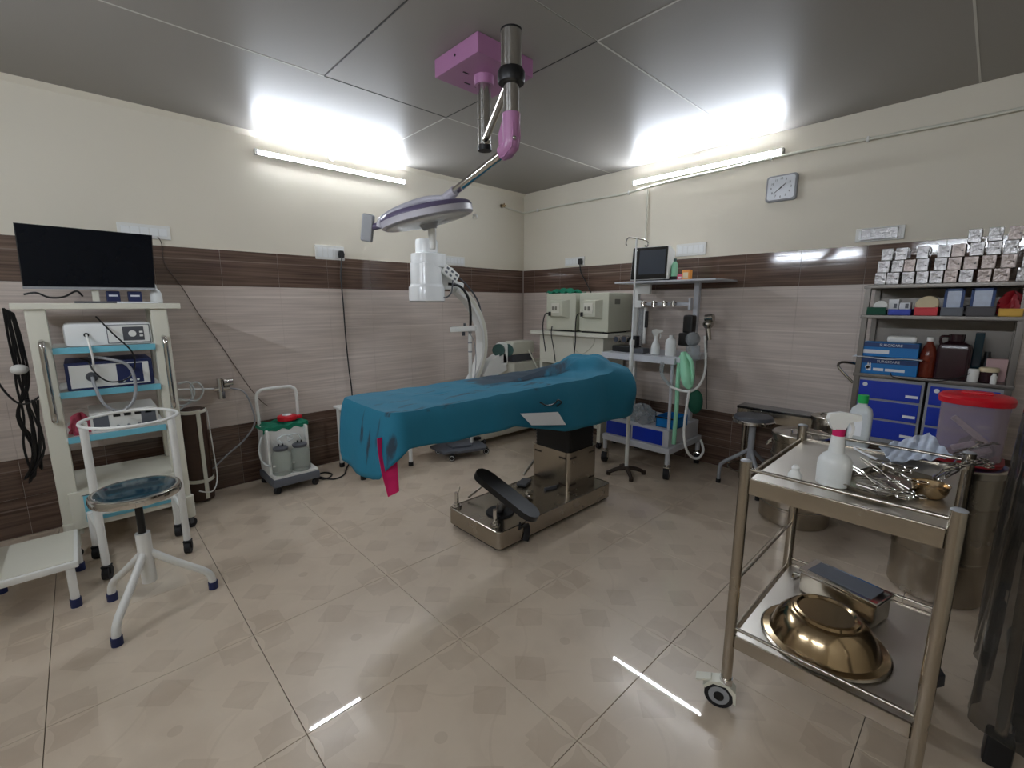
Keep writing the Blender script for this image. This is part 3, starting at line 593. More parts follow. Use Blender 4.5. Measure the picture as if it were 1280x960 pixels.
single('white_float', MB().ball(p, .035, (1, 1, .75)), 'white', 'white rounded plastic plug hanging among the black cables', 'plug')
# ================================================================== RING STAND
t = T('bowl_stand', 'white tubular bowl stand with ring top on black castors behind the stool', 'stand', (-3.64, -.73, 0))
LG = ((-3.80, -.90), (-3.468, -.884), (-3.475, -.625), (-3.83, -.615))
zr = VT(107, 528, -3.80, -.90)
for i, (x, y) in enumerate(LG):
    l = t.p('leg', MB().cyl((x, y, .055), (x, y, zr if i < 2 else .26), .0165), 'white'); caster(t, x, y - .008, .033, 'rubber', l, .07, 1.2, 'rubber')
n = 40; cxm, cym = -3.632, -.97
t.p('ring', MB().tube([(cxm + .182 * math.cos(2 * math.pi * k / n), cym + .2 * math.sin(2 * math.pi * k / n), zr + .006) for k in range(n)], .0075, 8, 1, True), 'white')
for a_, b_ in ((0, 3), (1, 2), (3, 2)): t.p('brace', MB().cyl((*LG[a_], .24), (*LG[b_], .24), .011), 'white')
# ================================================================== ROUND STOOL
t = T('round_stool', 'white three legged stool with teal seat and chrome rim in front of the cart', 'stool', (-3.68, -1.342, 0))
sx, sy = -3.665, -1.335; zs = VT(172, 612, sx, sy)
R_ = .155
t.p('seat_rim', MB().lathe([(R_ - .015, -.03), (R_, -.026), (R_ + .003, -.01), (R_, .004), (R_ - .008, .008), (R_ - .02, .006), (R_ - .02, -.03)], (sx, sy, zs), 48), 'chrome')
t.p('seat', MB().lathe([(R_ - .012, -.012), (R_ - .014, .006), (R_ - .05, .012), (.01, .014)], (sx, sy, zs), 48), 'seat_teal')
t.p('latch', MB().box((sx + .0, sy - R_ - .003, zs - .012), (.03, .012, .02), .003), 'chrome')
t.p('screw_rod', MB().cyl((sx, sy, .3), (sx, sy, zs - .02), .014).cyl((sx, sy, zs - .035), (sx, sy, zs - .025), .05), 'black')
t.p('hub', MB().cyl((sx, sy, .13), (sx, sy, .36), .027, n=20), 'white')
for px, py in ((147, 806), (141, 750), (267, 735)):
    f_ = Z(px, py, 0); d_ = (Vector((f_.x, f_.y, 0)) - Vector((sx, sy, 0))); 
    pt = lambda k, z: Vector((sx, sy, 0)) + d_ * k + Vector((0, 0, z))
    l = t.p('leg', MB().tube([pt(.05, .27), pt(.3, .215), pt(.6, .155), pt(.86, .105), pt(.97, .07), pt(1, .03)], .0155, 12, 4), 'white')
    t.p('foot_cap', MB().cyl(pt(1, 0), pt(1, .036), .02), 'navy', l)
# ================================================================== STEP STOOL
t = T('step_stool', 'white two step foot stool with navy feet at the left edge', 'step stool', (-4.06, -.87, 0))
zst = .215
st = t.p('lower_step', MB().bb((-4.2, -1.1, zst - .03), (-3.885, -.69, zst), .006), 'white')
t.p('tread', MB().bb((-4.16, -1.085, zst), (-3.9, -.705, zst + .003), .001), 'cream', st)
t.p('upper_step', MB().bb((-4.52, -1.1, .37), (-4.2, -.69, .4), .006), 'white')
for x, y, h in ((-3.915, -1.085, zst - .03), (-3.9, -.71, zst - .03), (-4.2, -1.075, .37), (-4.17, -.71, .39), (-4.49, -1.075, .37), (-4.49, -.71, .37)):
    l = t.p('leg', MB().cyl((x, y, .03), (x, y, h), .0155), 'white'); t.p('foot_cap', MB().cyl((x, y, 0), (x, y, .04), .02), 'navy', l)
# ================================================================== BROWN CANISTER + GAS OUTLET
pA = WL(246, 560, -.1)
t = T('gas_cylinder', 'brown cylinder bound with cream bands beside the equipment cart', 'cylinder', (pA.x, -.13, 0))
cxx = pA.x - .005; zb, zt2 = WL(246, 598, -.2).z, WL(246, 512, -.2).z; rr_ = .078
t.p('body', MB().lathe([(.05, 0), (rr_ - .006, .012), (rr_ - .004, .04), (rr_ - .004, zt2 - .02), (rr_ - .02, zt2)], (cxx, -.13, 0), 28), 'brown')
for zz in (.14, zt2 - .03): t.p('band', MB().lathe([(rr_ - .003, 0), (rr_ + .003, .002), (rr_ + .003, .022), (rr_ - .003, .024)], (cxx, -.13, zz), 28, cap=False), 'cream')
a = math.radians(-75)
t.p('strap', MB().box((cxx + (rr_ - .001) * math.cos(a), -.13 + (rr_ - .001) * math.sin(a), zt2 / 2 + .01), (.024, .007, zt2 - .03), .002, (0, 0, a + math.pi / 2)), 'cream')
t.p('wire_loop', MB().tube([(cxx + rr_, -.16, zt2 - .02), (cxx + rr_ + .008, -.18, zt2 * .5), (cxx + rr_ + .01, -.19, .16), (cxx + rr_ - .02, -.23, .09), (cxx + .02, -.24, .08), (cxx - .03, -.23, .1)], .004, 7), 'white')
wy = -.06
t = T('gas_outlet', 'chrome wall gas valve on a white pipe above the brown cylinder', 'valve', (WL(277, 486, wy).x, wy, WL(277, 486, wy).z))
t.p('pipe', MB().cyl(WL(222, 487, wy), WL(268, 486, wy), .006), 'white_gloss')
v0 = WL(276, 486, wy)
t.p('valve_body', MB().cyl(v0 + Vector((0, 0, .075)), v0 - Vector((0, 0, .06)), .021).cyl(v0 - Vector((0, 0, .02)), v0 - Vector((0, 0, .07)), .026, n=8).cyl(v0 + Vector((-.04, 0, 0)), v0 + Vector((.055, 0, .0)), .016), 'chrome')
k0 = WL(284, 478, wy)
t.p('knob', MB().cyl(k0 + Vector((-.025, -.01, .0)), k0 + Vector((.03, -.01, 0)), .028, .024, 10), 'chrome')
t.p('wall_flange', MB().cyl(v0 + Vector((0, .0, 0)), v0 + Vector((0, .055, 0)), .014), 'chrome')
single('gas_hose', MB().tube([v0 + Vector((.05, 0, .0)), WL(305, 490, -.06), WL(315, 510, -.06), WL(318, 530, -.06), WL(305, 550, -.08), WL(287, 566, -.1), WL(266, 586, -.12)], .006, 8), 'grey', 'grey hose curving from the chrome gas valve down to the cylinder', 'hose')
single('coiled_tube', MB().tube([WL(222, 480, -.12), WL(236, 478, -.12), WL(243, 490, -.12), WL(238, 503, -.12), WL(225, 507, -.12), WL(221, 500, -.12), WL(232, 500, -.13), WL(247, 500, -.13), WL(254, 488, -.12), WL(247, 478, -.12), WL(238, 482, -.12), WL(240, 497, -.12), WL(230, 508, -.12), WL(220, 515, -.12)], .006, 8), 'bottle_clear', 'coiled clear tubing hanging on the white gas pipe', 'tube')
# ================================================================== SUCTION UNIT
t = T('suction_unit', 'white suction machine with two glass jars on black castors', 'suction machine', (-2.74, -.235, 0))
ux0, ux1, uy0, uy1 = -2.9, -2.575, -.43, -.085
zb0, zb1 = .055, .115
def uz(py, y=uy0): return WL(365, py, y).z
t.p('base_tray', MB().bb((ux0, uy0, zb0), (ux1, uy1, zb1), .012), 'slate')
ztop = uz(534, uy0 + .06)
cab = t.p('cabinet', MB().bb((ux0 + .008, -.296, zb1), (ux1 - .03, uy1 - .02, ztop), .015), 'white')
t.p('ledge', MB().bb((ux0 + .01, uy0 + .01, zb1 - .005), (ux1 - .008, -.26, zb1 + .018), .006), 'white')
for x in (ux0 + .018, ux1 - .042): t.p('side_wing', MB().bb((x - .01, -.335, zb1), (x + .01, -.28, ztop - .01), .006), 'white', cab)
for x, hh in ((ux0 + .085, .2), (ux1 - .11, .2)):
    zj = zb1 + .018; yj = -.363
    j = t.p('jar', MB().lathe([(.01, .002), (.058, 0), (.065, .006), (.066, .13), (.058, .155), (.044, .17), (.04, .18)], (x, yj, zj), 28), 'jar_glass')
    t.p('jar_lid', MB().lathe([(.046, .176), (.05, .182), (.05, .196), (.03, .204), (.01, .206)], (x, yj, zj), 24), 'grey_dark', j)
    t.p('nozzle', MB().cyl((x - .012, yj, zj + .19), (x - .012, yj, zj + .222), .006).cyl((x + .015, yj, zj + .19), (x + .015, yj, zj + .222), .006), 'black', j)
    t.p('jar_clip', MB().box((x - .058, yj - .03, zj + .075), (.02, .015, .014), .004), 'white', j)
t.p('tubing', MB().tube([(ux0 + .1, -.363, zb1 + .24), (ux0 + .07, -.365, zb1 + .275), (ux0 + .12, -.37, zb1 + .3), (ux0 + .17, -.37, zb1 + .27), (ux0 + .14, -.37, zb1 + .25), (ux0 + .15, -.368, zb1 + .29), (ux1 - .12, -.365, zb1 + .29), (ux1 - .09, -.363, zb1 + .24)], .007, 8), 'bottle_clear')
t.p('side_hose', MB().tube([(ux0 - .005, -.26, .4), (ux0 - .03, -.28, .33), (ux0 - .028, -.29, .25), (ux0 - .01, -.3, .21), (ux0 + .01, -.35, .2)], .008, 8), 'bottle_clear')
hz = WL(350, 484, -.12).z
t.p('push_handle', MB().tube([(ux0 + .02, -.13, ztop - .1), (ux0 + .02, -.13, ztop + .02), (ux0 + .02, -.13, hz - .05), (ux0 + .045, -.13, hz - .01), (ux0 + .08, -.13, hz), (ux1 - .09, -.13, hz), (ux1 - .055, -.13, hz - .01), (ux1 - .03, -.13, hz - .05), (ux1 - .03, -.13, ztop + .02), (ux1 - .03, -.13, ztop - .1)], .0115, 10, 4), 'white')
for x, y in ((ux0 + .03, uy0 + .03), (ux1 - .03, uy0 + .03), (ux0 + .03, uy1 - .02), (ux1 - .03, uy1 - .02)): caster(t, x, y, .027, 'rubber', None, .06, .6, 'black')
def topcloth(u, v):
    x = ux0 + .0 + (ux1 - ux0 - .015) * u; y = -.312 + .212 * v
    z = ztop + .008 + .006 * math.sin(20 * u + 5 * v)
    if v < .15: z -= (.15 - v) / .15 * (.03 + .004 * math.sin(25 * u)); y = -.3
    if u < .06: z -= .02; x = ux0 - .002
    return (x, y, z)
single('green_cloth', MB().sheet(topcloth, 26, 14, .006), 'green_cloth', 'dark green cloth folded over the suction machine top', 'cloth')
p = Vector((-2.705, -.2, ztop + .016))
t = T('tape_reel', 'red tape reel with white disc lying on the green cloth', 'reel', p)
t.p('case', MB().lathe([(.06, 0), (.068, .006), (.068, .034), (.06, .04), (.01, .041)], p, 28, None, 1, .85).box(p + Vector((.072, -.012, .018)), (.06, .03, .026), .008), 'red')
t.p('label_disc', MB().lathe([(.034, .041), (.032, .046), (.005, .046)], p, 24, None, 1, .8), 'paper')
# ================================================================== C-ARM X-RAY
CAY = -.45
t = T('c_arm_xray', 'cream mobile x-ray arm with white image tube and curved arc behind the table', 'x-ray machine', (-.95, CAY, 0))
def cp_(px, py, dy=0.): return WL(px, py, CAY + dy)
tx = cp_(534, 340).x
zz = lambda py: cp_(534, py).z
hd = t.p('tube_head', MB().lathe([(.105, zz(336) + .0), (.135, zz(334)), (.138, zz(326)), (.134, zz(318)), (.1, zz(316.5))], (tx + .02, CAY, 0), 36, None, 1.12, 1.), 'white_gloss')
t.p('tube_neck', MB().lathe([(.09, zz(328)), (.092, zz(304)), (.086, zz(300)), (.02, zz(299.5))], (tx - .0, CAY, 0), 32), 'white_gloss')
t.p('collimator', MB().lathe([(.135, zz(377)), (.15, zz(376)), (.148, zz(360)), (.14, zz(357)), (.132, zz(355)), (.132, zz(330)), (.1, zz(328))], (tx - .01, CAY, 0), 36), 'white_gloss')
t.p('vent_ring', MB().lathe([(.1, zz(329)), (.112, zz(328.5)), (.112, zz(325)), (.1, zz(324.5))], (tx + .03, CAY - .02, 0), 32), 'grey')
t.p('bracket', MB().bb((tx + .08, CAY - .07, zz(362)), (tx + .23, CAY + .07, zz(333)), .02), 'white')
pn = t.p('control_panel', MB().box(cp_(563, 342, -.11), (.17, .03, .09), .02, (0, math.radians(32), 0)), 'white')
for k in range(6):
    a = Vector((-.05 + .05 * (k % 3), -.0155, .018 - .036 * (k // 3))); a.rotate(Euler((0, math.radians(32), 0)))
    t.p('button', MB().box(cp_(563, 342, -.11) + a, (.026, .005, .018), .004, (0, math.radians(32), 0)), 'slate', pn)
# arc
cx_, cz_, ra = -1.535, .985, .575
arcp = []
A0, A1 = 66, -62
def arc_ring(a): 
    c, s_ = math.cos(a), math.sin(a); out = []
    for r_, y_ in ((ra - .075, -.05), (ra - .015, -.05), (ra, -.03), (ra, .03), (ra - .015, .05), (ra - .075, .05)): out.append(Vector((cx_ + r_ * c, CAY + y_, cz_ + r_ * s_)))
    return out
arc = t.p('arc', MB().rings([arc_ring(math.radians(A0 + (A1 - A0) * k / 40)) for k in range(41)]), 'white')
t.p('arc_track', MB().rings([[Vector((cx_ + r_ * math.cos(a), CAY + y_, cz_ + r_ * math.sin(a))) for r_, y_ in ((ra - .05, -.0515), (ra - .02, -.0515), (ra - .02, -.049), (ra - .05, -.049))] for a in [math.radians(A0 - 4 + (A1 - A0 + 8) * k / 36) for k in range(37)]]), 'cream', arc)
t.p('upper_link', MB().box((cx_ + .16, CAY, cz_ + .53), (.28, .09, .07), .015, (0, math.radians(12), 0)), 'white')
t.p('receptor', MB().lathe([(.11, .16), (.12, .18), (.12, .38), (.1, .42), (.02, .43)], (cx_ - .12, CAY, -.02), 28), 'cream')
t.p('lower_link', MB().box((cx_ + .1, CAY, cz_ - .53), (.34, .09, .08), .015, (0, math.radians(-8), 0)), 'cream')
# cables along the arc
t.p('arc_cable', MB().tube([cp_(560, 355, -.07), cp_(575, 358, -.08), cp_(585, 372, -.09), cp_(588, 390, -.09), cp_(588, 408, -.1)], .012, 8), 'black')
t.p('outer_cable', MB().tube([cp_(548, 326, .02), cp_(563, 338, .02), cp_(585, 358, .03), cp_(597, 376, .03), cp_(601, 390, .02)], .008, 8), 'grey_dark')
t.p('cable_loop', MB().tube([cp_(566, 350, -.12), cp_(564, 366, -.12), cp_(557, 372, -.12), cp_(552, 370, -.12), cp_(552, 364, -.12)], .006, 7), 'grey_dark')
# orbital support and body
kn = cp_(625, 437)
t.p('support_arm', MB().prism([(0, 0), (.12, .06), (.2, .07), (.22, .0), (.22, -.1), (.12, -.13), (-.04, -.2), (-.08, -.12)], (1, 0, 0), (0, 0, 1), (0, 1, 0), Vector((cp_(608, 452).x, CAY - .05, cp_(608, 452).z)), .1), 'white')
t.p('pivot_housing', MB().bb((kn.x - .03, CAY - .05, kn.z - .16), (kn.x + .075, CAY + .05, kn.z + .07), .03), 'white')
t.p('pivot_knob', MB().cyl((kn.x - .06, CAY - .04, kn.z), (kn.x - .03, CAY - .02, kn.z), .06, n=24), 'knob_green')
t.p('second_knob', MB().cyl((kn.x + .07, CAY - .03, kn.z - .01), (kn.x + .11, CAY, kn.z - .01), .062, n=24), 'knob_green')
t.p('horizontal_column', MB().bb((kn.x + .1, CAY - .08, kn.z - .06), (kn.x + .42, CAY + .08, kn.z + .075), .03), 'cream')
t.p('yoke_gap', MB().bb((kn.x + .13, CAY - .06, kn.z - .14), (kn.x + .4, CAY + .06, kn.z - .05), .01), 'grey_dark')
bzt = kn.z - .13
t.p('body_cabinet', MB().bb((kn.x + .07, CAY - .13, .18), (kn.x + .56, CAY + .2, bzt), .02), 'cream')
t.p('wheel_guard', MB().tube([Vector((kn.x + .3 + .11 * math.cos(a), CAY - .16, .33 + .2 * math.sin(a))) for a in [math.pi * k / 8 for k in range(9)]], .02, 10, 3), 'grey_dark')
t.p('steering_bar', MB().cyl(cp_(661, 438, -.1), cp_(673, 462, -.16), .009), 'cream')
t.p('base_beam', MB().bb((-1.12, CAY - .1, .05), (kn.x + .5, CAY + .12, .17), .02), 'cream')
for x in (-1.07, kn.x + .45):
    for y in (CAY - .08, CAY + .1): caster(t, x, y, .03, 'rubber', None, .07, .3)
# ------------------------------------------------------------------ foot pedal stand
t = T('tray_stand', 'white pole stand with small tray on a grey castor base', 'stand', (-1.34, -.6, 0))
PX, PY = -1.275, -.61
out = [(-1.6, -.42), (-1.62, -.66), (-1.53, -.69), (-1.5, -.72), (-1.27, -.8), (-1.22, -.76), (-1.17, -.6), (-1.2, -.48), (-1.3, -.42), (-1.45, -.4)]
t.p('base_plate', ext(MB(), out, .062, .082), 'slate')
t.p('base_dome', ext(MB(), [(-1.4 + (x + 1.4) * .45, -.6 + (y + .6) * .45) for x, y in out], .08, .1), 'slate')
for px, py in ((547, 568), (564, 577), (607, 568)):
    p = Z(px, py, .0); w_ = caster(t, p.x + .015, p.y + .01, .028, 'black', None, .065, -.75, 'black')
    t.p('hub_ring', MB().lathe([(.017, 0), (.021, .002), (.021, .004), (.017, .005)], Vector((p.x + .015, p.y + .01, .028)) + Vector((-.62, -.78, 0)) * .016, 20, (-.62, -.78, 0), cap=False), 'white', w_)
p = Vector((-1.2, -.48, 0)); caster(t, p.x, p.y, .028, 'black', None, .065, -.75, 'black')
ztr = VT(590, 412, PX, PY)
t.p('pole', MB().cyl((PX, PY, .09), (PX, PY, ztr), .0165), 'white')
for z_ in (ztr - .12, ztr - .2): t.p('clamp_ring', MB().cyl((PX, PY, z_), (PX, PY, z_ + .012), .0185), 'grey')
t.p('pedal', MB().bb((PX + .03, PY - .02, .1), (PX + .1, PY + .03, .125), .006), 'black')
t.p('tray', MB().box((PX - .075, PY - .01, ztr + .01), (.22, .12, .045), .008, (0, math.radians(-3), math.radians(-44))), 'white')
t.p('tray_knob', MB().cyl((PX - .07, PY + .0, ztr - .05), (PX - .07, PY, ztr - .01), .014), 'grey_dark')
t.p('tray_pin', MB().cyl((PX - .04, PY + .02, ztr + .03), (PX - .04, PY + .02, ztr + .055), .01), 'grey_dark')
t.p('hanging_wire', MB().tube([(PX - .04, PY - .03, ztr - .01), (PX + .02, PY - .03, ztr - .1), (PX + .05, PY - .02, ztr - .25), (PX + .03, PY - .02, ztr - .45)], .004, 6), 'grey')
# ================================================================== CRT MONITORS + CABINET
zc_ = 1.08; kx0, kx1, ky0, ky1 = -.455, -.04, -1.5, -.57
t = T('monitor_cabinet', 'cream metal cabinet carrying two old monitors in the corner', 'cabinet', (-.25, -1.03, 0))
t.p('top', MB().bb((kx0 - .02, ky0, zc_ - .035), (kx1, ky1, zc_), .004), 'cream')
zm = WR(720, 458, kx0 + .04).z
fr = t.p('body', MB().bb((kx0 + .06, ky0 + .1, zm), (kx1 - .02, ky1 - .06, zc_ - .035), .004), 'cream')
for y in (ky0 + .12, ky1 - .08): t.p('side_panel', MB().bb((kx0 + .06, y - .02, .07), (kx1 - .02, y + .02, zm + .01), .003), 'cream')
t.p('base_shelf', MB().bb((kx0 + .06, ky0 + .12, .2), (kx1 - .02, ky1 - .08, .23), .003), 'cream')
t.p('recess_back', MB().bb((kx1 - .04, ky0 + .14, .23), (kx1 - .03, ky1 - .1, zm), 0), 'machine_dark')
for y in (ky0 + .14, ky1 - .1):
    for x in (kx0 + .1, kx1 - .06): caster(t, x, y, .03, 'rubber', None, .07)
t.p('embossed_shield', MB().tube([WR(716, 420, kx0 + .0595), WR(717, 434, kx0 + .0595), WR(722, 440, kx0 + .0595), WR(728, 442, kx0 + .0595), WR(735, 438, kx0 + .0595), WR(742, 430, kx0 + .0595), WR(744, 420, kx0 + .0595)], .004, 6), 'beige', fr)
for i, (y0_, y1_, lab) in enumerate(((WR(720, 400, kx0 + .03).y, WR(682, 400, kx0 + .03).y, 'beige old tube monitor facing away, under the green cloth'), (WR(761, 400, kx0 + .03).y, WR(723, 400, kx0 + .03).y, 'beige old tube monitor facing away, beside the drip pole'))):
    mt = WR(740, 366, kx0 + .03).z
    t = T('tube_monitor', lab, 'monitor', (-.2, (y0_ + y1_) / 2, zc_), 0, 'old beige monitors')
    yc = (y0_ + y1_) / 2; wd = y1_ - y0_
    bd = t.p('shell', MB().bb((kx0 + .03, y0_ + .006, zc_ + .012), (kx1 - .01, y1_ - .006, mt), .012), 'beige')
    bk = t.p('back_bulge', MB().rings([[Vector((kx0 + .032, yc + a * wd * .30, zc_ + .21 + b * .085)) for a, b in ((-1, -1), (1, -1), (1, 1), (-1, 1))], [Vector((kx0 - .02, yc + .02 + a * wd * .22, zc_ + .215 + b * .07)) for a, b in ((-1, -1), (1, -1), (1, 1), (-1, 1))]]), 'beige')
    t.p('back_plate', MB().bb((kx0 - .024, yc + .02 - .05, zc_ + .175), (kx0 - .018, yc + .02 + .05, zc_ + .265), .003), 'cream', bk)
    for dy in (-.018, .018): t.p('socket_plate', MB().bb((kx0 - .028, yc + .03 + dy - .011, zc_ + .2), (kx0 - .022, yc + .03 + dy + .011, zc_ + .235), .002), 'beige_dark', bk)
    vn = MB().bb((kx0 + .12, y0_ + .004, mt - .1), (kx0 + .2, y0_ + .008, mt - .055))
    t.p('side_vent', vn, 'beige_dark', bd)
    for dx in (.05, .3): t.p('foot', MB().cyl((kx0 + dx, y0_ + .06, zc_), (kx0 + dx, y0_ + .06, zc_ + .014), .015), 'black')
    t.p('front_foot', MB().bb((kx0 + .04, y0_ + .03, zc_), (kx1 - .05, y1_ - .03, zc_ + .012)), 'black')
    t.p('power_plug', MB().box((kx0 - .03, yc + .085, zc_ + .165), (.02, .02, .04), .004), 'black')
    pth = [(kx0 - .03, yc + .085, zc_ + .165), (kx0 - .05, yc + .12, zc_ + .165), (kx0 - .05, yc + .15, zc_ + .08), (kx0 - .045, yc + .15, zc_ - .03), (kx0 - .03, yc + .13, zc_ - .2)] if i == 0 else [(kx0 - .03, yc + .085, zc_ + .165), (kx0 - .05, yc + .12, zc_ + .16), (kx0 - .05, yc + .135, zc_ + .05), (kx0 - .04, yc + .14, zc_ - .08), (kx0 - .03, yc + .16, zc_ - .2)]
    single('monitor_lead', MB().tube(pth, .0055, 7), 'black', ('black lead hanging from the monitor under the green cloth', 'black lead hanging between the two old monitors')[i], 'cable')
def gc(u, v):
    p = WR(688, 364, kx0 + .1); y = p.y + .02 - .28 * u; x = kx0 + .06 + .26 * v
    return (x, y, mt + .01 + .035 * max(0, math.sin(math.pi * u) * math.sin(math.pi * v)) ** .5 + .009 * math.sin(23 * u + 9 * v) + .007 * math.sin(31 * v - 11 * u))
single('folded_green_cloth', MB().sheet(gc, 26, 16, .006), 'green_cloth', 'green surgical cloth crumpled on top of the old monitors', 'cloth')
single('thin_lead', MB().tube([WR(690, 408, kx0 - .04), WR(689, 418, kx0 - .04), WR(692, 436, kx0 - .04), WR(694, 452, kx0 - .04)], .005, 7), 'black', 'short black lead hanging in front of the cream cabinet', 'cable')
# ================================================================== ANAESTHESIA MACHINE
ax0, ax1, ay0, ay1 = -.6, -.06, -2.17, -1.6
t = T('anaesthesia_machine', 'grey anaesthesia trolley with top shelf, work table and blue drawers on castors', 'anaesthesia machine', (-.33, -1.88, 0))
for i, (x, y) in enumerate(((ax0, ay0), (ax0, ay1), (ax1, ay0), (ax1, ay1))):
    caster(t, x + (.0 if i < 2 else -.02), y, .047, 'rubber', None, .13, .3, 'chrome')
    t.p('leg', MB().cyl((x + (.0 if i < 2 else -.02), y, .12), (x + (.0 if i < 2 else -.02), y, .22), .018), 'light_grey')
zb_ = .2
t.p('base_frame', MB().bb((ax0 - .02, ay0 - .02, zb_), (ax1, ay1 + .02, zb_ + .05), .006), 'light_grey')
zd = .385
dr = t.p('drawer_case', MB().bb((ax0, ay0, zb_ + .05), (ax1 - .03, ay1, zd), .005), 'light_grey')
t.p('drawer', MB().bb((ax0 - .008, ay0 + .05, zb_ + .06), (ax0 + .01, -1.86, zd - .015), .003), 'drawer_blue', dr)
t.p('drawer', MB().bb((ax0 - .008, -1.84, zb_ + .06), (ax0 + .01, ay1 - .01, zd - .015), .003), 'drawer_blue', dr)
zt_ = .945
t.p('work_table', MB().bb((ax0 - .02, ay0 - .02, zt_ - .05), (ax1, ay1 + .06, zt_), .005), 'light_grey')
for y in (ay0 + .02, ay1 + .03): t.p('front_post', MB().cyl((ax0 + .03, y, zd), (ax0 + .03, y, zt_ - .05), .012), 'light_grey')
pr = WR(868, 400, -.2); pl_ = WR(794, 400, -.2)
zs_ = 1.505
t.p('right_post', MB().bb((-.2, pr.y - .02, .25), (-.16, pr.y + .02, zs_), .004), 'light_grey')
t.p('left_post', MB().bb((-.2, pl_.y - .018, .25), (-.16, pl_.y + .018, zs_), .004), 'white')
t.p('top_shelf', MB().bb((-.42, WR(905, 350, -.4).y + .05, zs_ - .0), (-.02, WR(770, 350, -.4).y, zs_ + .014), .003), 'light_grey')
# flow meter rail
zr_ = WR(820, 380, -.25).z
t.p('cross_rail', MB().bb((-.255, WR(863, 380, -.25).y, zr_ - .012), (-.235, WR(800, 380, -.25).y, zr_ + .012), .003), 'light_grey')
t.p('rail_end', MB().box((-.25, WR(863, 380, -.25).y, zr_), (.04, .02, .09), .004), 'light_grey')
fm = t.p('flowmeter_block', MB().bb((-.27, WR(803, 380, -.25).y, zr_ - .03), (-.2, WR(793, 380, -.25).y, zr_ + .03), .004), 'white')
for px in (805, 818, 831, 842): t.p('flow_valve', MB().cyl((-.28, WR(px, 381, -.27).y, zr_ - .02), (-.28, WR(px, 381, -.27).y, zr_ + .025), .016, .012).cyl((-.29, WR(px, 381, -.27).y, zr_), (-.25, WR(px, 381, -.27).y, zr_), .02, n=10), 'chrome')
t.p('flow_tube', MB().bb((-.24, WR(802, 400, -.25).y, .98), (-.21, WR(797, 400, -.25).y, zr_ - .03), .003), 'clear'); t.p('flow_scale', MB().bb((-.235, WR(806, 400, -.25).y, 1.0), (-.215, WR(803, 400, -.25).y, zr_ - .03), .002), 'white')
t.p('scale_strip', MB().bb((-.24, WR(808, 400, -.25).y, zr_ - .2), (-.22, WR(805, 400, -.25).y, zr_ - .06), .002), 'black')
for px, r_ in ((770, .03), (780, .032)):
    g = WR(px, 424, ax0 + .12); ga = t.p('pressure_gauge', MB().cyl((g.x, g.y, g.z), (g.x + .04, g.y, g.z), r_, n=24), 'chrome'); t.p('gauge_face', MB().cyl((g.x - .002, g.y, g.z), (g.x + .002, g.y, g.z), r_ * .75, n=24), 'screen_grey', ga)
t.p('vaporiser', MB().cyl((ax0 + .2, WR(794, 428, ax0 + .2).y, zt_), (ax0 + .2, WR(794, 428, ax0 + .2).y, zt_ + .13), .035).box((ax0 + .16, WR(783, 440, ax0 + .16).y, zt_ + .025), (.14, .2, .05), .008), 'black')
t.p('valve_block', MB().box((ax0 + .13, WR(801, 440, ax0 + .13).y, zt_ + .02), (.1, .1, .04), .006), 'grey_dark')
t.p('socket_box', MB().box((-.22, WR(806, 361, -.22).y, WR(806, 361, -.22).z), (.04, .11, .09), .005), 'white')
# bag arm / breathing circuit on the right
ab = Vector((ax0 + .12, ay0 - .06, zt_ - .02))
t.p('absorber', MB().cyl(WR(866, 432, -.4), WR(866, 450, -.4) , .05, .055, 20).ball(WR(866, 424, -.4), .055), 'clear')
t.p('absorber_block', MB().box(WR(858, 424, -.36), (.1, .09, .1), .01).box(WR(862, 405, -.3), (.08, .08, .14), .015), 'machine_dark')
t.p('regulator', MB().cyl(WR(882, 398, -.2), WR(892, 397, -.2), .03, n=18).cyl(WR(884, 396, -.2), WR(886, 425, -.2), .02).ball(WR(885, 405, -.2), .04), 'steel')
t.p('mount_plate', MB().bb((ax0 + .0, ay0 - .06, zt_ - .035), (ax0 + .16, ay0 + .03, zt_ + .005), .004), 'light_grey')
# vital monitor
c4 = [WR(792, 310, -.38), WR(836, 307, -.38), WR(833, 349, -.38), WR(788, 349, -.38)]
zsv = zs_ + .014
for v in c4[2:]: v.z = zsv + .012
t = T('vital_signs_monitor', 'black vital signs monitor on the top shelf of the anaesthesia trolley', 'monitor', (-.3, (c4[0].y + c4[1].y) / 2, zsv))
t.p('case', MB().rings([[v + Vector((.0, 0, 0)) for v in c4], [v + Vector((.03, 0, 0)) for v in c4], [v + Vector((.14, 0, -.02 if i < 2 else .0)) for i, v in enumerate(inset(c4, .9))]]), 'white')
t.p('front', MB().rings([[v + Vector((-.006, 0, 0)) for v in inset(c4, .97)], [v + Vector((.004, 0, 0)) for v in inset(c4, .985)]]), 'black_gloss')
sc4 = [c4[0] + (c4[1] - c4[0]) * .22 + (c4[3] - c4[0]) * .1, c4[1] + (c4[0] - c4[1]) * .05 + (c4[2] - c4[1]) * .1, c4[2] + (c4[3] - c4[2]) * .05 + (c4[1] - c4[2]) * .16, c4[3] + (c4[2] - c4[3]) * .22 + (c4[0] - c4[3]) * .16]
t.p('screen', MB().rings([[v + Vector((-.008, 0, 0)) for v in sc4], [v + Vector((.002, 0, 0)) for v in sc4]]), 'screen_grey')
t.p('base', MB().bb((-.38, c4[1].y + .02, zsv), (-.26, c4[0].y - .02, zsv + .014), .003), 'black')
t.p('indicator', MB().bb((-.388, c4[0].y - .045, c4[0].z - .03), (-.384, c4[0].y - .025, c4[0].z - .022)), 'white')
p = WR(843, 340, -.3)
t = T('green_cap_bottle', 'clear green tinted bottle beside the vital signs monitor', 'bottle', (-.3, p.y, zsv))
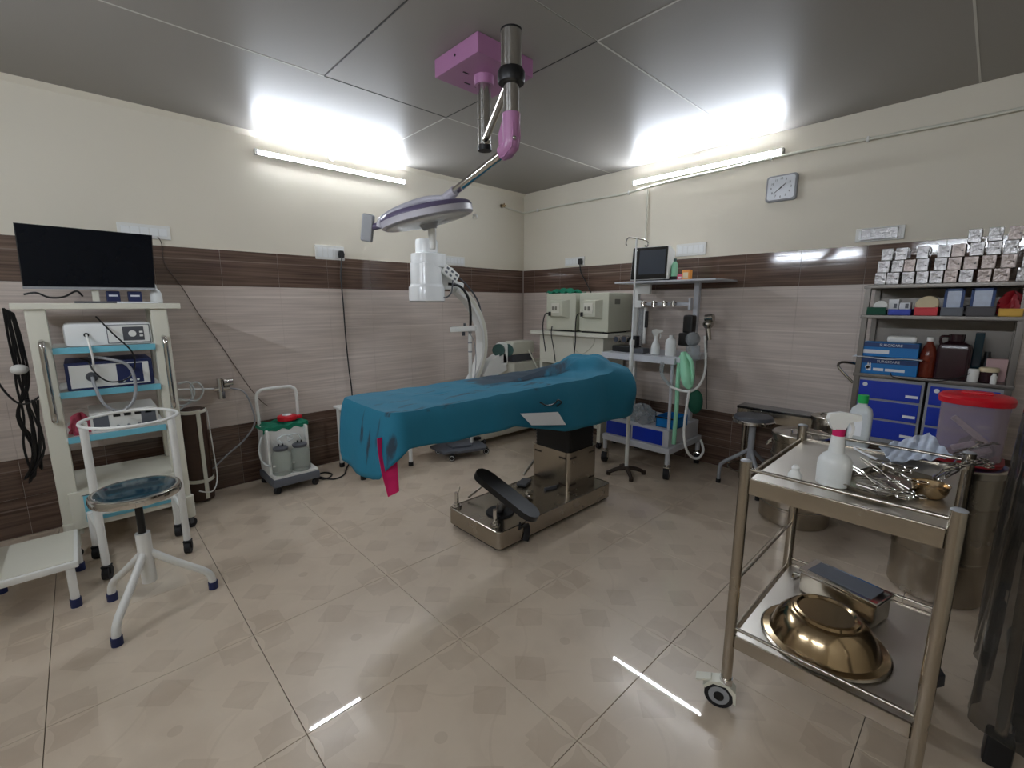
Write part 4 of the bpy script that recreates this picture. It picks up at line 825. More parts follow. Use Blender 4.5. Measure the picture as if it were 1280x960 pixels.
t.p('body', MB().lathe([(.022, 0), (.025, .004), (.025, .085), (.015, .11), (.01, .118)], (-.3, p.y, zsv + .03), 20), 'green_plastic'); t.p('cap', MB().cyl((-.3, p.y, zsv + .145), (-.3, p.y, zsv + .168), .012), 'knob_green'); t.p('dark_base', MB().bb((-.33, p.y - .027, zsv), (-.27, p.y + .027, zsv + .032), .004), 'black')
for nm, px, w_, h_, m_, lab in (('medicine_box', 852, .045, .045, 'pink_cloth', 'small pink medicine carton on the trolley top shelf'), ('tablet_box', 859, .06, .075, 'orange', 'small orange open box at the right of the trolley top shelf')):
    p = WR(px, 340, -.32); tt = T(nm, lab, 'box', (-.32, p.y, zsv)); tt.p('carton', MB().bb((-.345, p.y - w_ / 2, zsv), (-.295, p.y + w_ / 2, zsv + h_), .002), m_); tt.p('label_patch', MB().bb((-.3465, p.y - w_ / 2 + .01, zsv + .01), (-.344, p.y + w_ / 2 - .01, zsv + h_ - .02)), 'skin_beige' if m_ == 'orange' else 'paper')
def spray(name, label, x, y, z, s=1., mt_='white', body='bottle_white', rz=0., prof=None):
    t = T(name, label, 'spray bottle', (x, y, z), rz)
    pf = prof or [(.028, 0), (.034, .004), (.035, .05), (.031, .075), (.02, .1), (.013, .118), (.0125, .13)]
    t.p('body', MB().lathe([(r * s, h * s) for r, h in pf], (0, 0, 0), 28), body, None, True)
    hz_ = pf[-1][1]
    t.p('collar', MB().cyl((0, 0, (hz_ - .004) * s), (0, 0, (hz_ + .02) * s), .0155 * s), mt_, None, True)
    t.p('head', MB().prism([(-.018, 0), (.012, 0), (.02, .022), (.05, .03), (.05, .044), (.0, .052), (-.03, .046), (-.034, .03)], (s, 0, 0), (0, 0, s), (0, s, 0), Vector((0, -.009 * s, (hz_ + .018) * s)), .018), 'white', None, True)
    t.p('trigger', MB().tube([(.028 * s, 0, (hz_ + .042) * s), (.036 * s, 0, (hz_ + .02) * s), (.03 * s, 0, (hz_ - .005) * s)], .0045 * s, 6), 'white', None, True)
    return t
p = Z(819, 448, zt_)
spray('spray_bottle', 'white spray bottle on the work table of the anaesthesia trolley', ax0 + .1, WR(819, 440, ax0 + .1).y, zt_, 1.0, 'white', 'bottle_white', math.radians(-40))
yq = WR(838, 440, ax0 + .1).y
t = T('saline_bottle', 'translucent white bottle beside the spray bottle on the anaesthesia trolley', 'bottle', (ax0 + .1, yq, zt_))
t.p('body', MB().lathe([(.038, 0), (.042, .006), (.042, .1), (.034, .125), (.014, .14)], (ax0 + .1, yq, zt_), 24, None, .8, 1), 'bottle_white'); t.p('cap', MB().cyl((ax0 + .1, yq, zt_ + .138), (ax0 + .1, yq, zt_ + .158), .016), 'bottle_white')
# breathing hoses
hx = ax0 + .02
def hp(px, py, x=hx): return WR(px, py, x)
single('green_breathing_tube', MB().tube([hp(852, 445), hp(849, 455), hp(847, 480), hp(846, 505), hp(844, 530), hp(842, 555)], .016, 10), 'green_plastic', 'pale green corrugated tube hanging straight down the trolley post', 'tube')
gb = MB().tube([hp(854, 440, hx - .03), hp(856, 455, hx - .04), hp(858, 470, hx - .05), hp(860, 480, hx - .05), hp(864, 485, hx - .05)], lambda k: .018 + .022 * math.sin(math.pi * k), 12)
single('green_breathing_bag', gb, 'green_plastic', 'pale green gathered breathing bag hanging at the trolley corner', 'bag')
single('green_loop_tube', MB().tube([hp(857, 442, hx - .02), hp(864, 452, hx - .05), hp(866, 470, hx - .05), hp(862, 484, hx - .04), hp(855, 478, hx - .04), hp(853, 460, hx - .03)], .013, 8), 'green_plastic', 'pale green looped tube beside the breathing bag', 'tube')
single('white_hose', MB().tube([hp(881, 420, -.3), hp(882, 445, -.35), hp(881, 465, -.45), hp(875, 480, -.55), hp(866, 488, hx - .03), hp(855, 489, hx - .04), hp(840, 484, hx - .03), hp(832, 476, hx - .02), hp(826, 466, hx - .02)], .009, 8), 'white', 'white curved hose looping under the green breathing bag', 'hose')
single('long_white_hose', MB().tube([hp(862, 487, hx - .06), hp(858, 510, hx - .05), hp(855, 540, hx - .05), hp(858, 562, hx - .04), hp(866, 572, hx + .05), hp(874, 572, hx + .1), hp(879, 563, hx + .2), hp(876, 550, hx + .25)], .0095, 8), 'white', 'long white hose trailing from the breathing bag to the castor', 'hose')
single('clear_mask_tube', MB().tube([hp(829, 452, hx - .03), hp(827, 462, hx - .03), hp(829, 472, hx - .03), hp(838, 482, hx - .03)], lambda k: .018 - .008 * k, 8), 'clear', 'clear plastic breathing piece hanging below the work table', 'tube')
single('dark_green_bag', MB().ball(hp(869, 502, hx + .06), .07, (.6, .8, 1.3), 18, 12), 'green_dark', 'dark green rubber bag behind the white hose', 'bag')
single('black_wire', MB().tube([WR(884, 420, -.05), WR(883, 470, -.04), WR(883, 505, -.04), WR(883, 511, -.05)], .004, 6), 'black', 'thin black wire down the wall beside the anaesthesia trolley', 'cable')
# lower crate and plastic
bx_ = ax0 + .06
y0_, y1_ = WR(845, 510, bx_).y, WR(821, 505, bx_).y
t = T('blue_crate', 'bright blue open plastic box on the anaesthesia trolley lower deck', 'box', (bx_ + .1, (y0_ + y1_) / 2, zd))
mbx = MB(); hh = .085
for a, b in (((bx_, y0_, zd), (bx_ + .006, y1_, zd + hh)), ((bx_ + .2, y0_, zd), (bx_ + .206, y1_, zd + hh)), ((bx_, y0_, zd), (bx_ + .2, y0_ + .006, zd + hh)), ((bx_, y1_ - .006, zd), (bx_ + .2, y1_, zd + hh)), ((bx_, y0_, zd), (bx_ + .2, y1_, zd + .006))): mbx.bb(a, b)
t.p('tray', mbx, 'blue_sign', None, False, None, False); t.p('rim', MB().bb((bx_ - .006, y0_ - .005, zd + hh - .012), (bx_ + .001, y1_ + .005, zd + hh), .002), 'black')
pc_ = WR(808, 503, bx_)
single('plastic_packets', crumple((ax0 + .13, WR(803, 500, ax0 + .13).y, zd), .09, .13, .12, 9, 22), 'clear', 'heap of crumpled clear plastic packets on the trolley lower deck', 'packets', None, None, 'stuff')
# ================================================================== DRIP POLE
ix, iy = -.737, -1.9
t = T('drip_stand', 'white drip pole with hooks on a dark base before the anaesthesia trolley', 'drip stand', (ix, iy, 0))
zi = VT(799, 298, ix, iy); zmid = VT(785, 428, ix, iy)
t.p('lower_tube', MB().cyl((ix, iy, .05), (ix, iy, zmid), .0145), 'white'); t.p('upper_rod', MB().cyl((ix, iy, zmid), (ix, iy, zi), .0065), 'white_gloss'); t.p('collar', MB().cyl((ix, iy, zmid - .02), (ix, iy, zmid + .02), .019), 'white')
for k in range(4):
    a = math.radians(-42 + 90 * k); d_ = Vector((math.cos(a), math.sin(a), 0)); b0 = Vector((ix, iy, 0))
    l = t.p('foot_arm', MB().tube([b0 + Vector((0, 0, .055)), b0 + d_ * .06 + Vector((0, 0, .05)), b0 + d_ * .12 + Vector((0, 0, .03)), b0 + d_ * .14 + Vector((0, 0, .012))], lambda k: .02 - .007 * k, 8), 'brown_dark'); t.p('foot_pad', MB().cyl(b0 + d_ * .14, b0 + d_ * .14 + Vector((0, 0, .03)), .017), 'brown_dark', l)
d_ = RGT.copy(); d_.z = 0; d_.normalize(); tp = Vector((ix, iy, zi))
t.p('hook_bar', MB().tube([tp - d_ * .07 + Vector((0, 0, -.05)), tp - d_ * .075 + Vector((0, 0, -.03)), tp - d_ * .06 + Vector((0, 0, .005)), tp + Vector((0, 0, .0)), tp + d_ * .06 + Vector((0, 0, -.012)), tp + d_ * .085 + Vector((0, 0, -.03)), tp + d_ * .08 + Vector((0, 0, -.055)), tp + d_ * .06 + Vector((0, 0, -.05))], .005, 8), 'chrome')
# ================================================================== WALL FITTINGS
def wr_box(mb, px0, px1, py0, py1, d0, d1, bev=.003):
    a, b = WR(px0, py0), WR(px1, py1); return mb.bb((-d1, b.y, min(a.z, b.z)), (-d0, a.y, max(a.z, b.z)), bev)
def wl_box(mb, x0, x1, z0, z1, d0, d1, bev=.003): return mb.bb((x0, -d1, z0), (x1, -d0, z1), bev)
def board(label, wall, c, w_, h_, plug=False, wire=False):
    c = Vector(c); t = T('switch_board', label, 'switch board', c)
    ax_ = Vector((1, 0, 0)) if wall == 'l' else Vector((0, -1, 0)); n_ = Vector((0, -1, 0)) if wall == 'l' else Vector((-1, 0, 0))
    def B(u0, u1, v0, v1, d0, d1, bev=.002):
        pts = [c + ax_ * u + Vector((0, 0, v)) + n_ * d for u in (u0, u1) for v in (v0, v1) for d in (d0, d1)]
        lo = [min(p[i] for p in pts) for i in range(3)]; hi = [max(p[i] for p in pts) for i in range(3)]; return MB().bb(lo, hi, bev)
    t.p('frame', B(-w_ / 2, w_ / 2, -h_ / 2, h_ / 2, 0, .014, .004), 'white')
    n = max(2, int(w_ / .045))
    for k in range(n):
        u0 = -w_ / 2 + .015 + (w_ - .03) * k / n
        t.p('switch', B(u0 + .002, u0 + (w_ - .03) / n - .002, -h_ / 2 + .018, h_ / 2 - .018, .013, .017, .0015), 'white_gloss')
    if plug:
        q = c + ax_ * (w_ / 2 - .035) + n_ * .016 + Vector((0, 0, -.008))
        tp_ = T('power_plug', plug, 'plug', q)
        M_ = [q + ax_ * a + Vector((0, 0, b)) for a, b in ((-.018, -.028), (.018, -.028), (.022, .0), (.014, .028), (-.014, .028), (-.022, .0))]
        tp_.p('body', MB().rings([M_, [v + n_ * .028 for v in M_]]), 'black')
        tp_.p('cord', MB().tube([q + n_ * .02 + Vector((0, 0, -.025))] + [Vector(v) for v in wire], .0055, 7), 'black')
    return t
lz = 1.775
a, b = WL(393, 310), WL(430, 322); board('white switch board with black plug above the wall tiles left of the lamp', 'l', ((a.x + b.x) / 2, 0, (a.z + b.z) / 2), b.x - a.x, .11, 'black plug with a long cord down to the blue sheet', [WL(426, 345, -.03), WL(429, 380, -.03), WL(432, 420, -.03), WL(436, 460, -.03), WL(440, 492, -.03), WL(441, 530, -.03), WL(443, 580, -.03)])
a, b = WL(147, 293), WL(213, 296); t = board('white switch board partly behind the wide black monitor', 'l', ((a.x + b.x) / 2, 0, 1.79), b.x - a.x, .085)
single('wall_wire', MB().tube([WL(197, 296, -.02), WL(202, 305, -.014), WL(206, 330, -.014), WL(228, 360, -.014), WL(250, 395, -.014), WL(275, 430, -.014), WL(295, 460, -.014), WL(310, 482, -.03), WL(325, 500, -.08), WL(335, 508, -.12)], .0028, 6), 'brown', 'thin brown wire running diagonally down the tiled wall', 'cable')
a, b = WL(551, 324), WL(580, 328); board('white switch board on the wall behind the x-ray tube', 'l', ((a.x + b.x) / 2, 0, (a.z + b.z) / 2 + .0), b.x - a.x, .085)
a, b = WR(707, 326), WR(731, 328); board('white switch board with black plug near the corner above the old monitors', 'r', (0, (a.y + b.y) / 2, (a.z + b.z) / 2), a.y - b.y, .085, 'black plug with cord dropping behind the old monitors', [WR(726, 340, -.04), WR(732, 352, -.05), WR(737, 362, -.06), WR(740, 370, -.06)])
a, b = WR(846, 312), WR(883, 312); board('white switch board above the anaesthesia trolley right of the vital monitor', 'r', (0, (a.y + b.y) / 2, (a.z + b.z) / 2), a.y - b.y, .1)
a, b = WR(1070, 293), WR(1131, 292); t = board('plastic covered switch board on the wall left of the suture boxes', 'r', (0, (a.y + b.y) / 2, (a.z + b.z) / 2), a.y - b.y, .085)
t.p('plastic_cover', MB().bb((-.026, b.y + .03, (a.z + b.z) / 2 - .035), (-.0175, a.y - .03, (a.z + b.z) / 2 + .035), .004), 'foil')
# clock
c0 = WR(977, 235, -.02); t = T('wall_clock', 'square silver framed wall clock with white face', 'clock', (0, c0.y, c0.z))
hw, hh_ = .098, .088
fr_pts = [(c0.y + a, c0.z + b) for a, b in rrect(-hw, hw, -hh_, hh_, .02)]
t.p('frame', MB().rings([[Vector((-.0005, y, z)) for y, z in fr_pts], [Vector((-.03, y, z)) for y, z in fr_pts], [Vector((-.034, c0.y + (y - c0.y) * .95, c0.z + (z - c0.z) * .95)) for y, z in fr_pts]]), 'grey')
fc = t.p('face', MB().rings([[Vector((-.03, c0.y + (y - c0.y) * .88, c0.z + (z - c0.z) * .87)) for y, z in fr_pts], [Vector((-.036, c0.y + (y - c0.y) * .88, c0.z + (z - c0.z) * .87)) for y, z in fr_pts]]), 'clock_face')
for k in range(12):
    a = 2 * math.pi * k / 12; r0 = .064
    Mx = Matrix.Translation(Vector((-.0365, -r0 * math.sin(a), r0 * .95 * math.cos(a)))) @ Matrix(((0, 0, -1, 0), (-1, 0, 0, 0), (0, 1, 0, 0), (0, 0, 0, 1)))
    text('numeral', str(12 if k == 0 else k), .02, 'grey_dark', fc, Mx)
def hand(a, L, w_, x): d_ = Vector((0, -math.sin(a), math.cos(a))); e_ = Vector((0, d_.z, -d_.y)); c = Vector((x, c0.y, c0.z)); return MB().rings([[c - d_ * .012 + e_ * w_, c - d_ * .012 - e_ * w_, c + d_ * L - e_ * w_ * .5, c + d_ * L + e_ * w_ * .5], [v + Vector((-.0015, 0, 0)) for v in (c - d_ * .012 + e_ * w_, c - d_ * .012 - e_ * w_, c + d_ * L - e_ * w_ * .5, c + d_ * L + e_ * w_ * .5)]])
t.p('hour_hand', hand(math.radians(49), .042, .003, -.038), 'black'); t.p('minute_hand', hand(math.radians(231), .06, .0022, -.04), 'black'); t.p('pin', MB().cyl((-.037, c0.y, c0.z), (-.043, c0.y, c0.z), .004), 'black')
# conduit
pz = lambda px, py: WR(px, py, -.02)
t = T('conduit_pipe', 'cream conduit pipe running along the clock wall below the ceiling', 'pipe', (-.012, -1.5, 2.2))
zq = WR(660, 265.5, -.02).z
run = [(WL(632, 259, -.025).x, -.025, WL(632, 259, -.025).z), (-.06, -.025, zq), (-.032, -.04, zq - .002), (-.02, -.09, zq)] + [tuple(pz(px, py)) for px, py in ((700, 257), (760, 246), (785, 241), (840, 226), (900, 213), (985, 193), (1100, 171), (1200, 152), (1280, 135), (1340, 122))]
t.p('pipe', MB().tube(run, .0095, 10, 3), 'cream')
for px, py in ((672, 263), (786, 241), (964, 198), (1085, 174)): v = pz(px, py); t.p('clip', MB().box(v, (.024, .012, .032), .003), 'white')
v0, v1 = pz(810, 234), pz(809, 300); v1.y = v0.y
t.p('drop_pipe', MB().cyl(v0, v1, .008), 'cream')
v = WL(629, 257, -.03)
t = T('wall_tap', 'small brass wall outlet at the end of the conduit in the corner', 'tap', v)
t.p('rosette', MB().cyl((v.x, 0, v.z), (v.x, -.012, v.z), .022, n=18), 'steel_warm'); t.p('spindle', MB().cyl((v.x, -.012, v.z), (v.x, -.05, v.z), .012).cyl((v.x - .025, -.045, v.z), (v.x + .025, -.045, v.z), .007).cyl((v.x, -.045, v.z - .022), (v.x, -.045, v.z + .022), .007), 'brass_steel')
for (P_, lab) in (((WL(414, 197), 'l'), 'round white junction knob above the left tube light'), ((WR(872, 196), 'r'), 'round white junction knob above the tube light near the clock')):
    p, s_ = P_; n_ = Vector((0, -1, 0)) if s_ == 'l' else Vector((-1, 0, 0))
    single('junction_cap', MB().lathe([(.028, 0), (.026, .012), (.012, .02)], p, 20, n_), 'paint', lab, 'fitting')
# floor cords by the suction unit
single('floor_cord', MB().tube([(-2.6, -.3, .1), (-2.56, -.34, .02), (-2.5, -.36, .007), (-2.44, -.3, .007), (-2.47, -.22, .007), (-2.54, -.25, .007), (-2.48, -.4, .007), (-2.38, -.38, .007), (-2.3, -.25, .007), (-2.2, -.12, .02)], .006, 7), 'black', 'black power cord curling on the floor beside the suction machine', 'cable')
# ================================================================== STEEL STOOL, BENCH BOX, DRUMS
def R0(px, py, x): return WR(px, py, x)
sc = Z(935, 585, .0); sxx, syy = -.34, -2.67
t = T('revolving_stool', 'grey three legged stool with dark round seat before the steel bench', 'stool', (sxx, syy, 0))
zs2 = VT(936, 524, sxx, syy)
t.p('seat_rim', MB().lathe([(.12, -.02), (.135, -.016), (.137, 0), (.13, .006), (.12, .004)], (sxx, syy, zs2), 32), 'chrome')
t.p('seat', MB().lathe([(.128, .0), (.13, .012), (.12, .03), (.09, .036), (.01, .036)], (sxx, syy, zs2), 32), 'grey_dark')
t.p('hub', MB().cyl((sxx, syy, .1), (sxx, syy, zs2 - .02), .022), 'grey')
for k, a in enumerate((-142, -22, 98)):
    a = math.radians(a); d_ = Vector((math.cos(a), math.sin(a), 0)); pt = lambda k_, z: Vector((sxx, syy, 0)) + d_ * .2 * k_ + Vector((0, 0, z))
    l = t.p('leg', MB().tube([pt(.05, .3), pt(.4, .24), pt(.85, .17), pt(.98, .13), pt(1, .02)], .0135, 10, 4), 'grey'); t.p('foot_cap', MB().cyl(pt(1, 0), pt(1, .03), .017), 'black', l)
t.p('foot_ring', MB().tube([Vector((sxx + .14 * math.cos(2 * math.pi * k / 24), syy + .14 * math.sin(2 * math.pi * k / 24), .16)) for k in range(24)], .006, 6, 1, True), 'steel')
# long steel bench box on the wall
by0, by1 = WR(1055, 525, -.17).y, WR(921, 515, -.17).y
zb1 = WR(921, 506, -.17).z; zb0 = WR(921, 522, -.17).z
t = T('steel_bench', 'long low stainless steel bench against the tiled wall behind the stool', 'bench', (-.14, (by0 + by1) / 2, 0))
zb1 = VT(921, 506, -.17, by1); zb0 = zb1 - .1
t.p('top', MB().bb((-.18, by0, zb1 - .02), (-.03, by1, zb1), .004), 'black_gloss')
t.p('front_panel', MB().bb((-.175, by0 + .005, zb0), (-.16, by1 - .01, zb1 - .018), .003), 'steel_warm')
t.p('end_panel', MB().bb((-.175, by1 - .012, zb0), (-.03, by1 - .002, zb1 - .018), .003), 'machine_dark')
t.p('back_panel', MB().bb((-.05, by0 + .005, zb0), (-.04, by1 - .01, zb1 - .018), .003), 'steel')
for y in (by0 + .04, by1 - .06):
    for x in (-.15, -.06): t.p('leg', MB().cyl((x, y, 0), (x, y, zb0 + .02), .016), 'steel')
# sterilising drums
def drum(label, x, y, r, h, m='steel_warm', z0=0.):
    t = T('steel_drum', label, 'drum', (x, y, z0), 0, 'steel sterilising drums'); t.M = Matrix.Translation((-x, -y, 0))
    t.p('body', MB().lathe([(r - .01, 0), (r, .008), (r, h * .3), (r + .004, h * .31), (r + .004, h * .34), (r, h * .35), (r, h * .72), (r + .004, h * .73), (r + .004, h * .76), (r, h * .77), (r, h - .03)], (x, y, 0), 40), m)
    l = t.p('lid', MB().lathe([(r + .004, h - .035), (r + .009, h - .032), (r + .009, h - .006), (r, h), (r - .02, h - .004), (r - .03, h - .01), (.05, h - .006), (.01, h - .005)], (x, y, 0), 40), 'steel')
    d_ = Vector((CAM.x - x, CAM.y - y, 0)).normalized(); e_ = Vector((-d_.y, d_.x, 0))
    q = Vector((x, y, h - .05)) + d_ * (r + .004)
    t.p('clasp', MB().box(q + d_ * .004, (.012, .03, .05), .003, (0, 0, math.atan2(d_.y, d_.x))), 'chrome')
    for s_ in (-1, 1):
        q = Vector((x, y, h * .55)) + e_ * s_ * (r + .003); t.p('handle', MB().tube([q + Vector((0, 0, .03)) - d_ * .03, q + e_ * s_ * .025 - d_ * .03, q + e_ * s_ * .025 + d_ * .03, q + Vector((0, 0, .03)) + d_ * .03], .005, 6), 'chrome')
    hn = t.p('lid_handle', MB().tube([Vector((x, y, h - .008)) + e_ * .05, Vector((x, y, h + .012)) + e_ * .045, Vector((x, y, h + .012)) - e_ * .045, Vector((x, y, h - .008)) - e_ * .05], .005, 7), 'chrome', l)
    return t
dx, dy = -.62, -3.04
drum('wide steel drum standing on the floor behind the trolley corner', dx, dy, .19, .33)
drum('steel drum stacked on the wide drum behind the trolley corner', dx, dy, .15, VT(1005, 541, dx, dy) - .345, z0=.345)
drum('smaller steel drum against the wall behind the tall drum', -.29, -3.115, .1, VT(1022, 518, -.29, -3.13))
gx_, gy_ = -.95, -3.72
drum('large steel drum below the red lidded tub beyond the trolley', gx_, gy_, .17, .64)
# tub with red lid
hub = .64; tx_, ty_ = -.95, -3.755
zl = VT(1208, 492, tx_, ty_)
t = T('storage_tub', 'clear plastic tub with bright red lid standing on the large steel drum', 'tub', (tx_, ty_, hub + .008))
z0 = hub + .008
wt, wb = .108, .098
def rr2(w_, d_, z, r=.07): return [Vector((tx_ + a, ty_ + b, z)) for a, b in rrect(-d_, d_, -w_, w_, r)]
ang = math.radians(0)
t.p('body', MB().rings([rr2(wb, wb * .95, z0 + .012), rr2(wb + .008, wb * .95 + .008, z0 + .02), rr2(wt, wt * .95, zl - .03), rr2(wt - .004, wt * .95 - .004, zl - .03), rr2(wb + .004, wb * .95 + .004, z0 + .024)]), 'tub_clear')
t.p('base_tray', MB().rings([rr2(wb + .015, wb * .95 + .015, z0), rr2(wb + .02, wb * .95 + .02, z0 + .014), rr2(wb + .02, wb * .95 + .02, z0 + .018)]), 'red_dark')
ld = t.p('lid', MB().rings([rr2(wt + .012, wt * .95 + .012, zl - .035, .1), rr2(wt + .014, wt * .95 + .014, zl - .012, .1), rr2(wt + .004, wt * .95 + .004, zl, .1), rr2(wt * .6, wt * .45, zl + .004, .04)]), 'red')
t.p('lid_grip', MB().box((tx_, ty_, zl + .008), (.05, .1, .012), .005), 'red', ld)
for (n_, a_, b_, m_, lab) in (('plastic_syringe', (-.07, .06, .2), (-.05, -.05, .1), 'white', 'white plastic syringe lying diagonally inside the red lidded tub'), ('white_tube_piece', (-.06, .05, .06), (-.04, -.02, .09), 'paper', 'white plastic tube piece low inside the red lidded tub'), ('white_connector', (-.06, -.02, .05), (-.05, -.07, .075), 'white', 'short white connector at the bottom of the red lidded tub')):
    o_ = Vector((tx_, ty_, z0)); single(n_, MB().cyl(o_ + Vector(a_), o_ + Vector(b_), .012, .012), m_, lab, 'syringe' if 'syr' in n_ else 'tube')
single('dark_wrap', crumple((tx_ + .02, ty_ - .01, z0 + .025), .055, .06, .07, 31), 'slate', 'dark crumpled wrap filling the bottom of the red lidded tub', 'packet')
# ================================================================== RACK
RX = -.38
ry0, ry1 = -3.86, -3.235
t = T('steel_rack', 'stainless steel wall rack holding suture boxes, bins and blue drawers', 'rack', (-.2, -3.55, 0))
zs1 = WR(1090, 356, RX).z; zs2_ = WR(1083, 391, RX).z - .012; zs3 = WR(1075, 466, RX).z; zs4 = WR(1070, 548, RX).z
for y in (ry0, ry1):
    for x in (RX + .015, -.03): t.p('post', MB().bb((x - .014, y - .014, 0), (x + .014, y + .014, zs1 if y == ry1 else zs1), .002), 'steel_dark')
for z_, nm in ((zs1, 'top_shelf'), (zs2_, 'bin_shelf'), (zs3, 'middle_shelf'), (zs4, 'drawer_shelf'), (.2, 'bottom_shelf')):
    t.p(nm, MB().bb((RX, ry0 - .02, z_ - .022), (-.012, ry1 + .02, z_), .003), 'steel_dark')
t.p('back_sheet', MB().bb((-.02, ry0 - .01, zs3), (-.014, ry1 + .01, zs1 - .02)), 'steel_dark')
t.p('side_hook', MB().tube([(RX + .1, ry1 + .015, zs3 + .04), (RX + .06, ry1 + .09, zs3 + .05), (RX + .03, ry1 + .1, zs3 + .02), (RX + .04, ry1 + .02, zs3 - .07)], .008, 8), 'steel')
# suture boxes on the rack top
C3 = lambda x, y: (1060 + x / 5.818, 270 + y / 5.818)
rows = [('bottom', [(190, 275), (275, 370), (385, 480), (488, 580), (585, 685), (690, 790), (800, 905), (930, 1035), (1045, 1170), (1215, 1290)], 480, .0),
        ('second', [(210, 300), (312, 400), (400, 485), (490, 582), (620, 715), (715, 820), (830, 940), (960, 1070), (1100, 1220), (1255, 1330)], 390, 1),
        ('third', [(240, 325), (340, 430), (495, 585), (645, 745), (745, 850), (875, 985), (1000, 1110), (1120, 1230), (1270, 1340)], 298, 2),
        ('topmost', [(865, 970), (1010, 1125), (1155, 1265)], 190, 3)]
ordn = ['first', 'second', 'third', 'fourth', 'fifth', 'sixth', 'seventh', 'eighth', 'ninth', 'tenth']
rnd = random.Random(11)
bh = (WR(*C3(600, 200), RX + .02).z - zs1) / 3.0
bh = .066
for rn, cols, yb_, lv in rows:
    for k, (a, b) in enumerate(cols):
        ya_, yb2 = WR(C3(a, yb_)[0], C3(a, yb_)[1], RX + .012).y, WR(C3(b, yb_)[0], C3(b, yb_)[1], RX + .012).y
        wd = (ya_ - yb2) * .96; yc = (ya_ + yb2) / 2; z_ = zs1 + lv * (bh + .0012); j = rnd.uniform(-.008, .008)
        adj = ('glossy grey', 'shiny silver', 'dull grey')[rnd.randrange(3)]
        h_ = bh
        tt = T('suture_box', '%s wrapped suture box, %s from the left in the %s row on the rack' % (adj, ordn[k], rn), 'box', (RX + .08 + j, yc, z_), 0, 'suture boxes on top of the rack')
        tt.p('carton', MB().bb((RX + .01 + j, yc - wd / 2, z_), (RX + .16 + j, yc + wd / 2, z_ + h_), .0025), ('foil', 'foil', 'foil_warm')[rnd.randrange(3)])
        tt.p('tear_hole', MB().cyl((RX + .0095 + j, yc - wd * .3, z_ + h_ * .45), (RX + .012 + j, yc - wd * .3, z_ + h_ * .45), .0035, n=10), 'box_dark')
# bins
def bin_(label, a, b, m, hgt=.05, dz=0.):
    ya_, yb_ = WR(C3(a, 660)[0], C3(a, 660)[1], RX - .005).y, WR(C3(b, 660)[0], C3(b, 660)[1], RX - .005).y
    t = T('storage_bin', label, 'bin', (RX + .09, (ya_ + yb_) / 2, zs2_), 0, 'coloured bins on the rack')
    x0_, x1_ = RX - .01, RX + .2; mb = MB(); th = .004
    for p_, q_ in (((x0_, yb_ + .003, zs2_), (x0_ + th, ya_ - .003, zs2_ + hgt)), ((x1_ - th, yb_ + .003, zs2_), (x1_, ya_ - .003, zs2_ + hgt)), ((x0_, yb_ + .003, zs2_), (x1_, yb_ + .003 + th, zs2_ + hgt)), ((x0_, ya_ - .003 - th, zs2_), (x1_, ya_ - .003, zs2_ + hgt)), ((x0_, yb_ + .003, zs2_), (x1_, ya_ - .003, zs2_ + th))): mb.bb(p_, q_)
    t.p('tray', mb, m, None, False, None, False); t.p('rim', MB().bb((x0_ - .003, yb_ + .003, zs2_ + hgt - .006), (x0_ + .003, ya_ - .003, zs2_ + hgt), .001), m); return t, (ya_ + yb_) / 2, ya_ - yb_
_, yg, wg = bin_('dark green open bin at the left end of the rack', 135, 285, 'green_dark', .045)
_, yb_, wb_ = bin_('blue purple open bin holding white cartons on the rack', 292, 468, 'drawer_blue', .034)
_, yr, wr_ = bin_('red open bin holding a cream disc on the rack', 480, 662, 'red', .045)
_, yc1, wc1 = bin_('grey clear bin with a lid standing in it on the rack', 672, 850, 'slate', .045)
_, yk, wk = bin_('black open bin of packets on the rack', 856, 1086, 'box_dark', .05)
_, yy, wy_ = bin_('yellow open bin at the right end of the rack', 1092, 1290, 'yellow', .04)
q = WR(*C3(250, 610), RX + .03)
single('tape_roll', MB().lathe([(.012, 0), (.033, 0), (.034, .004), (.034, .02), (.033, .024), (.012, .024)], (RX + .03, q.y, zs2_ + .045), 28, (-1, .1, .2)), 'white', 'white tape roll standing in the dark green bin', 'tape')
single('white_stopper', MB().lathe([(.016, 0), (.018, .004), (.018, .02), (.01, .026)], (RX + .06, WR(*C3(170, 620), RX + .06).y, zs2_ + .004), 20), 'white', 'small white cap in the corner of the dark green bin', 'cap')
for k, (a, b, h_, lab) in enumerate(((300, 375, .085, 'taller white medicine carton in the blue purple bin'), (380, 460, .066, 'shorter lilac white medicine carton in the blue purple bin'))):
    y1_, y0_ = WR(*C3(a, 620), RX + .03).y, WR(*C3(b, 620), RX + .03).y; z_ = zs2_ + .0045
    tt = T('medicine_carton', lab, 'carton', (RX + .05, (y0_ + y1_) / 2, z_)); tt.p('carton', MB().bb((RX + .02, y0_, z_), (RX + .1, y1_, z_ + h_), .002), 'paper'); tt.p('print', MB().bb((RX + .0185, y0_ + .008, z_ + .035), (RX + .0205, y0_ + .022, z_ + .06)), 'slate')
single('cream_disc', MB().lathe([(.045, 0), (.05, .003), (.05, .016), (.044, .022), (.01, .023)], (RX + .05, yr + .0, zs2_ + .056), 30, (-.82, .1, .55)), 'skin_beige', 'round cream disc leaning in the red bin', 'disc')
